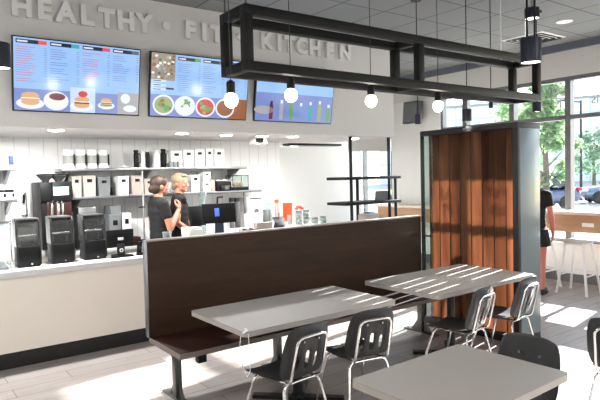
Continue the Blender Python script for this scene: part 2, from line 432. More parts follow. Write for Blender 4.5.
# ------------------------------------------------------------------ menu screens
T = {}
for nm, c in dict(bg=(150, 190, 240), bglt=(196, 216, 250), strip=(120, 138, 196), dark=(26, 30, 44), red=(226, 84, 72), teal=(60, 160, 176), pink=(226, 70, 110), grey=(90, 96, 110),
                  line=(118, 142, 196), linered=(196, 120, 150), bread=(216, 168, 120), cream=(246, 236, 226), berry=(110, 36, 60), plate=(226, 232, 246), green=(96, 160, 84), tomato=(206, 60, 50),
                  brown=(150, 96, 60), salad=(150, 170, 110), stone=(166, 166, 170), photo=(150, 140, 120)).items():
    T[nm] = mat('screen_'+nm, (8, 8, 8), .12, emit=c, estr=.78, var=0)
TN = list(T); TM = [T[k] for k in TN]; TI = {k: i for i, k in enumerate(TN)}
def disc(b, x, z, rx, rz, y, mi, n=18):
    vs = [b.bm.verts.new((x+rx*math.cos(2*PI*k/n), y, z+rz*math.sin(2*PI*k/n))) for k in range(n)]
    f = b.bm.faces.new(vs); f.material_index = mi
    f.normal_update()
    if f.normal.y > 0: f.normal_flip()
def rect(b, x0, z0, x1, z1, y, mi): b.quad((x0, y, z0), (x1, y, z0), (x1, y, z1), (x0, y, z1), mi)
def tv(cx, label, draw):
    W, H = 1.21, .685
    r = thing('menu_screen', label, 'screen', (cx, 5.775, 2.75), group='menu screens on the soffit'); r.rotation_euler = (math.radians(10), 0, 0)
    B().b2((-W/2, 0, -H/2), (W/2, .045, H/2), .006).obj('housing', M['tvframe'], r)
    B().b2((-.2, .045, -.15), (.2, .075, .12)).obj('wall_mount', M['black'], r)
    b = B(); rect(b, -W/2+.012, -H/2+.012, W/2-.012, H/2-.012, -.001, TI['bg'])
    draw(b, W-.024, H-.024); b.obj('display', TM, r)
L1, L2, L3 = -.0016, -.0022, -.0028
def textcol(b, x0, x1, z1, z0, mi, step=.021, seed=1):
    rr = random.Random(seed); z = z1
    while z > z0:
        e = x0+(x1-x0)*(.35+.3*rr.random())
        rect(b, x0, z-.006, e, z, L1, mi); rect(b, x1-.025, z-.006, x1, z, L1, TI['line'])
        z -= step*(1 if rr.random() > .2 else 1.7)
def burger(b, x, z, s, patty='brown', top='bread'):
    disc(b, x, z-.35*s, .95*s, .4*s, L2, TI['plate']); disc(b, x, z-.22*s, .62*s, .26*s, L2-.0003, TI['bread'])
    rect(b, x-.6*s, z-.12*s, x+.6*s, z+.0*s, L2-.0006, TI[patty]); rect(b, x-.64*s, z, x+.64*s, z+.07*s, L2-.0007, TI['cream']); disc(b, x, z+.22*s, .6*s, .26*s, L2-.0006, TI[top])
def d1(b, W, H):
    for k, (c, ln) in enumerate((('red', 'linered'), ('teal', 'line'), ('pink', 'linered'), ('grey', 'line'))):
        x0 = -W/2+.02+k*W*.25; x1 = x0+W*.25-.03
        rect(b, x0, H/2-.05, x1-.075, H/2-.015, L1, TI['dark']); rect(b, x1-.075, H/2-.05, x1, H/2-.015, L1, TI[c])
        rect(b, x0+.01, H/2-.04, x0+.10, H/2-.026, L2, TI['plate'])
        textcol(b, x0, x1, H/2-.08, -H/2+(.27 if k < 3 else .33), TI[ln], seed=k)
    rect(b, -W/2, -H/2, W/2, -H/2+.2, L1, TI['strip'])
    burger(b, -W/2+.14, -H/2+.11, .13, 'bread')
    disc(b, -W/2+.37, -H/2+.1, .115, .09, L2, TI['plate']); disc(b, -W/2+.37, -H/2+.11, .1, .07, L2-.0004, TI['cream']); disc(b, -W/2+.38, -H/2+.14, .075, .035, L3, TI['berry'])
    rect(b, -W/2+.5, -H/2, -W/2+.74, -H/2+.24, L1-.0002, TI['bglt'])
    burger(b, -W/2+.61, -H/2+.1, .12, 'berry'); disc(b, -W/2+.62, -H/2+.18, .045, .03, L3-.0006, TI['tomato'])
    burger(b, -W/2+.85, -H/2+.11, .09, 'brown', 'bread'); rect(b, -W/2+.79, -H/2+.075, -W/2+.91, -H/2+.09, L3-.0007, TI['green'])
    rect(b, W/2-.22, -H/2, W/2, -H/2+.22, L1-.0002, TI['stone']); disc(b, W/2-.14, -H/2+.16, .05, .05, L2, TI['plate']); disc(b, W/2-.09, -H/2+.06, .07, .035, L2, TI['plate'])
def d2(b, W, H):
    rect(b, -W/2, H/2-.28, -W/2+.27, H/2, L1, TI['photo'])
    rr = random.Random(5)
    for k in range(46):
        disc(b, -W/2+.015+.24*rr.random(), H/2-.02-.24*rr.random(), .018, .014, L2-.00002*k, TI[rr.choice(['stone', 'brown', 'cream', 'photo', 'plate', 'grey'])], 8)
    for k in range(3): rect(b, -W/2+.01, H/2-.3-.045*k, -W/2+.17, H/2-.275-.045*k, L3, TI['bglt']); rect(b, -W/2+.02, H/2-.292-.045*k, -W/2+.11, H/2-.284-.045*k, L3-.0003, TI['dark'])
    rect(b, -W/2+.17, H/2-.375, -W/2+.26, H/2-.355, L3, TI['dark'])
    for k, x0 in enumerate((-W/2+.3, -W/2+.6, -W/2+.9)):
        x1 = x0+.27; rect(b, x0, H/2-.055, x1-.07, H/2-.02, L1, TI['dark']); rect(b, x1-.07, H/2-.055, x1, H/2-.02, L1, TI[('green', 'grey', 'teal')[k]])
        rect(b, x0+.01, H/2-.045, x0+.09, H/2-.031, L2, TI['plate']); textcol(b, x0, x1, H/2-.09, -H/2+.28, TI['line'], seed=20+k)
    rect(b, -W/2, -H/2, W/2, -H/2+.23, L1, TI['strip'])
    rect(b, W/2-.24, -H/2, W/2, -H/2+.23, L1-.0002, TI['brown'])
    for k, c in enumerate((('salad', 'brown', 'green'), ('plate', 'green', 'cream'), ('tomato', 'green', 'salad'), ('brown', 'brown', 'cream'))):
        x = -W/2+.15+.25*k; z = -H/2+.12
        disc(b, x, z, .125, .11, L2, TI['plate']); disc(b, x, z, .105, .09, L2-.0003, TI[c[0]])
        rr = random.Random(k)
        for q in range(14):
            a = rr.random()*6.3; rad = rr.random()*.075
            disc(b, x+rad*math.cos(a), z+rad*.85*math.sin(a), .024, .018, L3-.00003*q, TI[c[1+q % 2] if k < 3 else 'brown'], 8)
def d3(b, W, H):
    rect(b, -W/2, H/2-.3, W/2, H/2, L1, TI['bg'])
    rect(b, -W/2+.62, H/2-.17, -W/2+.86, H/2-.145, L2, TI['dark']); rect(b, -W/2+.9, H/2-.17, -W/2+1.0, H/2-.15, L2, TI['line'])
    rect(b, -W/2, -H/2, W/2, -H/2+.34, L1, TI['strip'])
    disc(b, -W/2+.12, -H/2+.13, .14, .05, L2, TI['stone'])
    for k, c in enumerate(('berry', 'stone', 'green', 'line', 'teal', 'salad', 'green')):
        x = -W/2+.2+.15*k; rect(b, x, -H/2+.02, x+.055, -H/2+.2+.02*(k % 3), L2, TI[c]); rect(b, x+.01, -H/2+.2+.02*(k % 3), x+.045, -H/2+.24+.02*(k % 3), L2, TI['dark' if k == 0 else 'plate'])
tv(1.63, 'leftmost menu screen showing price columns above sandwiches and burgers', d1)
tv(2.945, 'middle menu screen showing round salad bowls in a row along its bottom', d2)
tv(4.26, 'rightmost menu screen with drinks under a mostly empty blue upper half', d3)

# ------------------------------------------------------------------ bench with high back
bn = thing('bench', 'long dark walnut bench with a high plain back facing the two long tables', 'bench', (1.72, 4.44, 0))
LB = 3.30                                            # length
B().b2((0, -.005, .435), (LB, .05, 1.235), .004).obj('backrest', M['walnut'], bn)
B().b2((-.006, -.015, 1.235), (LB, .06, 1.25), .003).obj('cap_rail', M['cap'], bn)
B().b2((0, -.59, .415), (LB, -.006, .45), .004).obj('seat', M['walnut_seat'], bn)
B().b2((0, -.598, .412), (LB, -.59, .45)).b2((-.008, -.598, .412), (0, -.006, .45)).obj('edge_band', M['edge'], bn)
B().b2((-.012, -.012, .45), (0, .055, 1.25), .002).obj('end_trim', M['steel'], bn)
B().b2((.06, -.34, .35), (LB-.06, -.28, .414)).obj('under_rail', M['black'], bn)
for x in (.105, 1.07, 2.04, 2.97):
    lg = B().b2((x-.028, -.31, .01), (x+.028, -.245, .42), .004).obj('leg', M['post'], bn)
    f = B().b2((x-.035, -.5, 0), (x+.035, -.05, .014), .004); f.prism([(x-.005, -.31, .014), (x-.005, -.42, .014), (x-.005, -.31, .16)], (.01, 0, 0)); f.prism([(x-.005, -.245, .014), (x-.005, -.14, .014), (x-.005, -.245, .16)], (.01, 0, 0))
    f.obj('foot_plate', M['post'], lg)
B().b2((.16, -.56, .34), (.23, -.5, .414), .004).obj('bracket', M['black'], bn)

# ------------------------------------------------------------------ tables
def rounded(w, d, r, n=5):
    out = []
    for cx, cy, a in ((w/2-r, d/2-r, 0), (-w/2+r, d/2-r, PI/2), (-w/2+r, -d/2+r, PI), (w/2-r, -d/2+r, 1.5*PI)):
        for k in range(n+1): out.append((cx+r*math.cos(a+PI/2*k/n), cy+r*math.sin(a+PI/2*k/n)))
    return out
def table(label, x, y, w, d, rz, foot):
    t = thing('dining_table', label, 'table', (x, y, 0), rz)
    B().prism([(a, b, .742) for a, b in rounded(w, d, .03)], (0, 0, -.003)).prism([(a, b, .739) for a, b in rounded(w-.004, d-.004, .03)], (0, 0, -.030)).obj('tabletop', M['table'], t)
    e = B()
    o = rounded(w, d, .03); i = rounded(w-.004, d-.004, .03)
    n = len(o)
    for k in range(n):
        k2 = (k+1) % n
        e.quad((*o[k], .706), (*o[k2], .706), (*o[k2], .740), (*o[k], .740)); e.quad((*i[k2], .706), (*i[k], .706), (*i[k], .709), (*i[k2], .709))
    e.obj('edge_band', M['tedge'], t)
    B().b2((-.2, -.2, .69), (.2, .2, .709), .004).obj('top_plate', M['tblack'], t)
    B().tube([(0, 0, .03), (0, 0, .69)], .038, 14).obj('column', M['tblack'], t)
    b = B()
    for k in range(4):
        a = foot+k*PI/2; u = Vector((math.cos(a), math.sin(a), 0)); v = Vector((-u.y, u.x, 0)); L = .36
        b.prism([u*.02+v*.04+Vector((0, 0, .005)), u*L+v*.03+Vector((0, 0, .005)), u*L-v*.03+Vector((0, 0, .005)), u*.02-v*.04+Vector((0, 0, .005))], (0, 0, .028))
        b.lathe([(.022, 0), (.022, .012)], tuple(u*(L-.03)), 10)
    b.lathe([(.07, .028), (.06, .045), (.04, .06), (.038, .08)], n=16)
    b.obj('base', M['tblack'], t)
    return t
table('long grey table beside the left half of the walnut bench', 2.55, 3.535, 1.40, .80, 0, PI/4)
table('long grey table crossed by sun stripes beside the wooden partition', 4.31, 3.455, 1.42, .88, 0, PI/4)
table('grey table nearest the camera at the bottom edge', 2.25, 1.75, .87, .655, math.radians(1.5), PI/4)

# ------------------------------------------------------------------ chairs
def shell(fn, nu, nv, holes=()):
    b = B(); g = [[b.bm.verts.new(fn(i/nu, j/nv)) for i in range(nu+1)] for j in range(nv+1)]
    for j in range(nv):
        for i in range(nu):
            if (i, j) in holes: continue
            b.bm.faces.new((g[j][i], g[j][i+1], g[j+1][i+1], g[j+1][i]))
    for v in [v for v in b.bm.verts if not v.link_faces]: b.bm.verts.remove(v)
    return b
def sq(u, v, e=.82):        # square to rounded square
    x, y = 2*u-1, 2*v-1
    k = 1-e
    return x*math.sqrt(1-k*y*y*.9*abs(y)), y*math.sqrt(1-k*x*x*.9*abs(x))
def back_pt(u, v):
    x, y = sq(u, v, .72)
    t = (y+1)/2
    X = x*(.205-.02*t); Z = .465+.355*t
    Y = -.195-.085*t + .035*(x*x)*(1-.3*t) - .012*math.sin(PI*t)
    rib = .006*math.cos(u*PI*8)*max(0, 1-abs(v-.42)/.4)
    return Vector((X, Y+rib, Z))
def seat_pt(u, v):
    x, y = sq(u, v, .8)
    t = (y+1)/2
    Z = .455+.012*x*x - .012*(1-abs(x)**2)*math.sin(PI*t) - .02*max(0, (t-.82)/.18)**2 + .02*max(0, (.12-t)/.12)
    return Vector((x*(.19+.015*t), -.2+.42*t, Z))
def make_chair(label, group):
    t = thing('dining_chair', label, 'chair', group=group)
    holes = {(i, j) for i in (4, 7, 10) for j in range(2, 7) if not (i != 7 and j == 6)}
    for nm, b in (('backrest', shell(back_pt, 15, 14, holes)), ('seat', shell(seat_pt, 12, 12))):
        o = b.obj(nm, M['chair'], t)
        s = o.modifiers.new('thickness', 'SOLIDIFY'); s.thickness = .009; s.offset = 0
        q = o.modifiers.new('smooth', 'SUBSURF'); q.levels = 1; q.render_levels = 1
    r = .0095
    B().tube(fillet([(-.115, -.16, .435), (-.135, -.222, .45), (-.125, -.296, .75), (.125, -.296, .75), (.135, -.222, .45), (.115, -.16, .435)], .055, 6), r, 10).obj('back_frame', M['chrome'], t)
    for s in (-1, 1):
        B().tube(fillet([(0, -.17, .433), (s*.15, -.175, .433), (s*.215, -.265, .006)], .05, 6), r, 10).lathe([(.013, 0), (.014, .016), (.010, .02)], (s*.216, -.266, 0), 10, 0).obj('leg', M['chrome'], t)
        B().tube(fillet([(0, .10, .433), (s*.15, .115, .433), (s*.21, .235, .006)], .05, 6), r, 10).lathe([(.013, 0), (.014, .016), (.010, .02)], (s*.211, .236, 0), 10, 0).obj('leg', M['chrome'], t)
        B().tube([(s*.115, -.17, .437), (s*.12, .11, .437)], r, 8).obj('seat_rail', M['chrome'], t)
    for s in (-1, 1):
        b = B(); b.tube([(s*.062, -.244, .715), (s*.062, -.284, .715)], .0075, 10); b.obj('rivet', M['steel'], t)
    return t
GC = 'chairs along the two long tables'
ch = make_chair('charcoal plastic chair at the left half of the near side of the bench table', GC); ch.location = (2.10, 3.07, 0); ch.rotation_euler.z = math.radians(6)
dup(ch, (2.74, 3.08, 0), math.radians(-10), 'charcoal plastic chair under the right end of the left long table', GC)
dup(ch, (3.84, 3.03, 0), math.radians(9), 'charcoal plastic chair at the left half of the sun striped table')
dup(ch, (4.47, 3.02, 0), math.radians(6), 'charcoal plastic chair at the sun striped table, nearest the pale end of the partition')
dup(ch, (2.63, 1.765, 0), math.radians(90), 'charcoal plastic chair facing over the nearest table, only its back showing', 'chairs away from the bench')
dup(ch, (3.86, 1.66, 0), math.radians(-80), 'charcoal plastic chair cut by the right edge of the photo, standing in sunlight', 'chairs away from the bench')
co = tag(B().tube([(1.80, 3.10, .735), (1.785, 3.095, .66), (1.80, 3.09, .55), (1.83, 3.085, .47), (1.855, 3.09, .50), (1.865, 3.10, .62), (1.86, 3.11, .735)], .0026, 6)
         .tube([(1.83, 3.125, .745), (1.875, 3.15, .746), (1.89, 3.19, .7455)], .006, 6).obj('looped_cord', M['cablew']), 'thin pale cord looping down from the near corner of the left long table', 'cord')

# ------------------------------------------------------------------ slatted partition
PX0, PX1, PY0, PY1, PZ = 5.05, 5.43, 3.20, 4.44, 2.215
pt = thing('partition', 'tall partition of upright cedar slats in a dark frame at the end of the bench', 'partition', ((PX0+PX1)/2, (PY0+PY1)/2, 0))
ox, oy = pt.location.x, pt.location.y
def pb(lo, hi, bev=.003): return B().b2((lo[0]-ox, lo[1]-oy, lo[2]), (hi[0]-ox, hi[1]-oy, hi[2]), bev)
pb((PX0-.02, PY0-.005, PZ-.055), (PX1, PY1, PZ)).obj('top_rail', M['pframe'], pt)
pb((PX0-.02, PY0, 0), (PX1, PY1, .07)).obj('bottom_rail', M['pframe'], pt)
pb((PX0-.02, PY0-.005, .07), (PX0+.03, PY0+.055, PZ-.055)).obj('post', M['pframe'], pt)
pb((PX0-.02, PY1-.02, .07), (PX0+.03, PY1, PZ-.055)).obj('post', M['pframe'], pt)
pb((PX1-.03, PY1-.02, .07), (PX1, PY1, PZ-.055)).obj('post', M['pframe'], pt)
pb((PX0+.03, PY0, .07), (PX1, PY0+.012, PZ-.055), .002).obj('end_panel', M['pale'], pt)
pb((PX0+.0, PY1-.15, 1.0), (PX0+.012, PY1-.02, 1.02), .001).obj('glass_clip', M['pframe'], pt)
pb((PX0+.005, PY1-.15, .07), (PX0+.013, PY1-.02, PZ-.055), 0).obj('glass_strip', M['glassy'], pt)
for k in range(8):
    y0_ = PY0+.062+.1415*k                          # thin veneer slats, each turned a little, their edges lapping as seen from the room
    z1 = PZ-.055; dx, dy = -.046, .108
    b = B().prism([(.046, 0, 0), (.046+dx*.5-.004, dy*.5, 0), (.046+dx, dy, 0), (.046+dx+.008, dy+.003, 0), (.046+dx*.5+.004, dy*.5+.003, 0), (.054, .003, 0)], (0, 0, z1-.07))
    b.prism([(.046+dx-.004, dy+.001, 0), (.046+dx-.004, dy+.006, 0), (.046+dx+.012, dy+.006, 0), (.046+dx+.012, dy+.001, 0)], (0, 0, z1-.07), 1)  # dark strip added along the slat edge to draw the shaded seam
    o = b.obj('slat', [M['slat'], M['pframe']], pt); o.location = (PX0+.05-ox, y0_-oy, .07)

# ------------------------------------------------------------------ hanging frame
fx0, fx1, fy0, fy1, fz0, fz1 = 1.97, 5.50, 3.22, 3.56, 2.45, 2.885
hf = thing('hanging_frame', 'long black box frame hung from the ceiling over the tables', 'light frame', ((fx0+fx1)/2, (fy0+fy1)/2, fz0))
hx, hy = hf.location.x, hf.location.y
def hb(lo, hi, nm='rail', m=None): return B().b2((lo[0]-hx, lo[1]-hy, lo[2]-fz0), (hi[0]-hx, hi[1]-hy, hi[2]-fz0), .004).obj(nm, m or M['rail'], hf)
TT = .065
for z in (fz0, fz1-TT):
    hb((fx0, fy0, z), (fx1, fy0+TT, z+TT)); hb((fx0, fy1-TT, z), (fx1, fy1, z+TT))
    for x in (fx0, 3.655, fx1-TT): hb((x, fy0+TT, z), (x+TT, fy1-TT, z+TT), 'cross_bar')
for x in (fx0, 3.655, fx1-TT):
    for y in (fy0, fy1-TT): hb((x, y, fz0+TT), (x+TT, y+TT, fz1-TT), 'post')
for x in (fx0+.03, fx1-.03-.2):
    for y in (fy0+.03, fy1-.03):
        cb = B().tube([(x-hx, y-hy, fz1-fz0), (x-hx, y-hy, ZC-fz0)], .006, 8).obj('hanging_rod', M['cablew' if x > 4 else 'cable'], hf)
        B().lathe([(.05, ZC-fz0-.012), (.05, ZC-fz0)], (x-hx, y-hy, 0), 16).obj('rosette', M['white'], cb)

# ------------------------------------------------------------------ bulb pendants inside the frame
YM = (fy0+fy1)/2
bp = None
for px, zb, lab in ((231, 2.27, 'glowing bulb pendant at the left end of the hanging frame'), (291, 2.335, 'glowing bulb pendant in front of the rightmost menu screen'),
                    (371, 2.34, 'bulb pendant hung against the pale wall right of the menu screens'), (438, 2.34, 'bulb pendant hanging just above the left top of the partition')):
    X = py_(px, 95, YM).x
    if bp is None:
        bp = thing('bulb_pendant', lab, 'lamp', (X, YM, zb), group='bulb pendants in the hanging frame')
        B().ell((0, 0, 0), (.047, .047, .052), 20, 14).obj('bulb', M['bulb'], bp)
        B().lathe([(.024, .043), (.03, .05), (.03, .12), (.012, .135), (.0, .135)], n=16).obj('socket', M['black'], bp)
        B().tube([(0, 0, .13), (0, 0, ZC-2.27)], .0035, 6).obj('cord', M['cable'], bp)
        B().lathe([(.05, ZC-2.27-.02), (.05, ZC-2.27)], n=16).obj('ceiling_rose', M['cable'], bp)
    else:
        d = dup(bp, (X, YM, zb), 0, lab)
        for c_ in d.children:
            if c_.name.startswith('ceiling_rose'): c_.location.z = 2.27-zb
            if c_.name.startswith('cord'): c_.scale.z = (ZC-zb)/(ZC-2.27)
    lamp('POINT', (X, YM, zb-.07), 3, .05)
# black can pendants
def can(label, loc, r, h, stems=1, m='can', group=None):
    t = thing('can_pendant', label, 'lamp', loc, group=group)
    B().lathe([(0, .05), (r*.93, .05), (r*.93, .004), (r, 0), (r, h), (r*.98, h+.004), (.0, h+.004)], n=28).obj('shade', M[m], t)
    B().lathe([(0, .012), (r*.92, .012), (r*.92, .008), (0, .008)], n=24).obj('lens', M['lens'], t)
    for s in ((0,) if stems == 1 else (-.03, .03)):
        B().tube([(s*RI.x, s*RI.y, h), (s*RI.x, s*RI.y, ZC-loc[2])], .005 if stems == 1 else .009, 6).obj('stem', M['black'], t)
    B().lathe([(.06, ZC-loc[2]-.02), (.06, ZC-loc[2])], n=18).obj('ceiling_rose', M['black'], t)
    lamp('SPOT', (loc[0], loc[1], loc[2]-.01), 14, .05, spot=1.6)
    return t
def at(px, py, d): return Vector((0, 0, HC)) + _ray(px, py)*d
GP = 'black cylinder pendants'
p = at(531, 63, 4.4); can('large dark cylinder pendant on two rods in front of the right end of the frame', p, .078, .185, 2, group=GP)
p = at(-1, 68.5, 4.4); can('dark cylinder pendant cut by the left edge, left of the first menu screen', p, .085, .19, group=GP)
p = at(537, 112, 6.9); can('small dark cylinder pendant in front of the window right of the partition', p, .055, .115, group=GP)
p = at(418, 124, 6.3); can('small dark cylinder pendant beside the wall speaker', p, .035, .1, group=GP)
p = at(467, 121, 6.0); can('small dark cylinder pendant above the partition, in front of the bright window', p, .05, .12, group=GP)
p = at(491, 108, 6.0); can('slim dark cylinder pendant above the right half of the partition', p, .022, .12, group=GP)
p = at(532, 19, 5.6); can('short dark cylinder lamp high up at the ceiling behind the large pendant', p, .07, .10, group=GP)
ws = thing('loudspeaker', 'dark grey speaker hung high on the pale wall beside the windows', 'speaker', (8.34, 7.52, 2.69))
B().prism([(-.1, -.17, 0), (.05, -.17, 0), (.1, -.17, .42), (-.06, -.17, .42)], (0, .36, 0)).obj('cabinet', M['speaker'], ws)
B().prism([(-.106, -.15, .03), (-.102, -.15, .03), (-.065, -.15, .39), (-.069, -.15, .39)], (0, .32, 0)).obj('grille', M['greyp'], ws)
B().b2((.06, -.04, .15), (.162, .04, .27), .004).obj('bracket', M['black'], ws)

# ------------------------------------------------------------------ window bar, stools
br = thing('window_bar', 'long light oak bar counter with a deep front board running under the windows', 'counter', (8.05, 3.0, 0))
B().b2((0, -4.6, .82), (.03, 5.25, 1.075), .003).obj('front_board', M['barwood'], br)
B().b2((-.03, -4.6, 1.075), (.445, 5.25, 1.115), .004).obj('top', M['bartop'], br)
for y in (-4.2, -2.2, -.2, 1.9, 3.9):
    B().b2((.2, y-.03, .0), (.26, y+.03, 1.075), .003).obj('support', M['stool'], br)
pl = px_(588, 225, 8.05)
tag(B().b2((8.042, pl.y-.085, pl.z-.028), (8.05, pl.y+.085, pl.z+.028), .002).obj('small_plate', M['paper']), 'small white plate on the oak front board of the window bar', 'plate')
def make_stool(label):
    t = thing('bar_stool', label, 'stool', (7.82, 4.04, 0), 0, 'white bar stools at the window bar')
    B().prism([(a, b, .715) for a, b in rounded(.34, .34, .09)], (0, 0, .03)).obj('seat', M['stoolseat'], t)
    B().b2((-.13, -.13, .69), (.13, .13, .715), .01).obj('seat_apron', M['stool'], t)
    for sx in (-1, 1):
        for sy in (-1, 1):
            b = B(); b.tube([(sx*.12, sy*.12, .71), (sx*.21, sy*.21, .01)], [.021, .017], 8); b.lathe([(.02, 0), (.02, .02)], (sx*.211, sy*.211, 0), 10); b.obj('leg', M['stool'], t)
    for a in range(4):
        u = [(-.178, -.178), (.178, -.178), (.178, .178), (-.178, .178)]; p0, p1 = u[a], u[(a+1) % 4]
        z = .26 if a % 2 == 0 else .3
        B().tube([(*p0, z), (*p1, z)], .011, 8).obj('foot_rest', M['stool'], t)
    return t
st = make_stool('white metal bar stool fully in view at the oak window bar'); st.rotation_euler.z = math.radians(2)
dup(st, (7.82, 4.63, 0), math.radians(-4), 'white metal bar stool beside the standing person, partly behind them')

# ------------------------------------------------------------------ low front counter
fc = thing('service_counter', 'low cream front counter with a pale top and black base', 'counter', (XL+.01, 5.8, 0))
B().b2((0, .02, .16), (7.2, .43, .86)).obj('front_panel', M['cream'], fc)
B().b2((0, .06, 0), (7.2, .42, .16)).obj('kick_base', M['kick'], fc)
B().b2((0, 0, .86), (7.22, .45, .92), .004).obj('worktop', M['stone'], fc)
bk = thing('back_counter', 'long white back counter under the kitchen shelves', 'counter', (XL+.01, 6.86, 0))
B().b2((0, .03, .1), (7.1, .435, .88)).obj('cabinet', M['whitelam'], bk)
B().b2((0, 0, .88), (7.12, .435, .92), .004).obj('worktop', M['stone'], bk)
B().b2((0, .07, 0), (7.1, .42, .1)).obj('kick_base', M['kick'], bk)
pr = thing('pickup_counter', 'raised white pickup counter behind the bench carrying jars', 'counter', (3.55, 5.98, .92))
B().b2((0, 0, 0), (1.42, .36, .12)).obj('riser', M['whitelam'], pr)
B().b2((-.01, -.02, .12), (1.44, .56, .15), .004).obj('top', M['whitelam'], pr)

# ------------------------------------------------------------------ kitchen shelves
def shelf(label, x0, x1, z, y0=6.93, y1=7.295, posts=(), pz=.92, brackets=()):
    t = thing('kitchen_shelf', label, 'shelf', (x0, y0, z), group='steel shelves in the kitchen')
    B().b2((0, 0, -.035), (x1-x0, y1-y0, 0), .004).obj('board', M['steel'], t)
    for p in posts: B().b2((p-x0-.012, .03, pz-z), (p-x0+.012, .055, -.035)).obj('leg', M['steel'], t)
    for p in brackets: B().prism([(p-x0-.015, .05, -.035), (p-x0-.015, y1-y0, -.035), (p-x0-.015, y1-y0, -.19)], (.03, 0, 0)).obj('bracket', M['steel'], t)
    return t
SY = 6.93
zu = py_(150, 167.5, SY).z; zl = py_(150, 194, SY).z
xa = py_(62, 167, SY).x; xb = py_(247, 165, SY).x; xc = py_(72, 197, SY).x; xd = py_(262, 190, SY).x
shelf('long steel upper shelf holding carafes and white bins', xa, xb, zu, brackets=(xa+.1, xa+1.1, xb-.1))
shelf('long steel lower shelf holding a row of beige and white bins', xc, xd, zl, posts=(py_(246, 200, SY).x,), brackets=(xc+.1, xc+1.1))
xs = py_(16, 169, SY).x; zs1 = py_(8, 167.5, SY).z; zs2 = py_(8, 199, SY).z
shelf('short steel upper shelf at the left edge carrying a box and a bag', .55, xs, zs1, brackets=(xs-.06,))
shelf('short steel lower shelf at the left edge carrying two small tubs', .55, xs, zs2, brackets=(xs-.06,))

def W(px, y=SY+.12): return (py_(px+1, 100, y).x - py_(px, 100, y).x)
def X(px, z, y):                        # world x of a photo column at a known depth and height
    lo, hi = -1.0, 9.0
    for _ in range(40):
        m = (lo+hi)/2; v = Vector((m, y, z-HC)); u = 300+FPX*v.dot(RI)/v.dot(FW)
        lo, hi = (m, hi) if u < px else (lo, m)
    return lo
def Z(px, py, y): return py_(px, py, y).z
# bins with a black label
def bin_(label, px0, px1, pytop, zb, y, m, group, lab=True, d=.24):
    x0, x1 = X(px0, zb+.1, y), X(px1, zb+.1, y); h = Z((px0+px1)/2, pytop, y)-zb
    t = thing('storage_bin', label, 'bin', ((x0+x1)/2, y+d/2, zb), group=group); w = x1-x0
    B().prism([(-w/2+.006, -d/2+.004, 0), (w/2-.006, -d/2+.004, 0), (w/2, -d/2, h*.93), (-w/2, -d/2, h*.93)], (0, d-.006, 0)).obj('body', m, t)
    B().b2((-w/2-.003, -d/2-.004, h*.93), (w/2+.003, d/2, h), .006).obj('lid', m, t)
    if lab: B().b2((-w*.2, -d/2-.006, h*.68), (w*.2, -d/2-.001, h*.83), .002).obj('label_holder', M['label'], t)
    return t
G1 = 'bins on the upper shelf'; G2 = 'bins on the lower shelf'
UY = SY+.04
for a, b, tp, lab in ((171, 182.5, 150.5, 'first white labelled bin right of the carafes on the upper shelf'), (183.7, 194, 149.5, 'second white labelled bin from the carafes on the upper shelf'),
                      (195, 205, 149, 'third white labelled bin from the carafes on the upper shelf'), (206.2, 213.5, 148.7, 'fourth white labelled bin from the carafes on the upper shelf'), (214.7, 224, 149, 'rightmost white labelled bin on the upper shelf')):
    bin_(lab, a, b, tp, zu, UY, M['white'], G1)
for a, b, tp, m, lab in ((72.3, 81.8, 176, 'beige', 'leftmost beige bin on the lower shelf, beside the coffee machine'), (83.5, 96, 175.5, 'beige', 'wide beige bin second from the coffee machine on the lower shelf'), (98.5, 110.3, 177, 'greyp', 'dark grey bin on the lower shelf'),
                         (118.7, 129, 176, 'white', 'bright white bin on the lower shelf right of the dark grey one'), (132, 143, 175.5, 'beige', 'beige bin left of the dark-haired worker on the lower shelf'), (144.5, 155, 178.5, 'beige', 'beige bin half behind the head of the dark-haired worker')):
    bin_(lab, a, b, tp, zl, UY, M[m], G2)
bin_('grey bin right behind the head of the fair-haired worker', 183.5, 190.2, 180.5, zl, UY, M['greyp'], G2)
bin_('tall white bin right of the workers on the lower shelf', 191.3, 200.2, 174.8, zl, UY, M['white'], G2)
b1 = bin_('lower of two small white bins stacked on the lower shelf', 203, 211, 181.8, zl, UY, M['white'], G2)
zt = Z(207, 181.8, UY)
bin_('upper of two small white bins stacked on the lower shelf', 203.4, 210.6, 171.8, zt+.001, UY, M['white'], G2)
tx = X(214, zl, UY)
tag(B().b2((tx-.025, 7.0, zl), (tx+.035, 7.15, zl+.16), .004).obj('carton', M['beige']), 'narrow tan carton beside the two stacked small bins', 'box')
tx = X(114, zl, UY); tag(B().lathe([(.02, 0), (.024, .03), (.012, .06), (.012, .1), (0, .1)], (tx, 7.05, zl), 14).obj('pepper_mill', M['black']), 'small black bottle between the dark grey bin and the bright white bin', 'bottle')
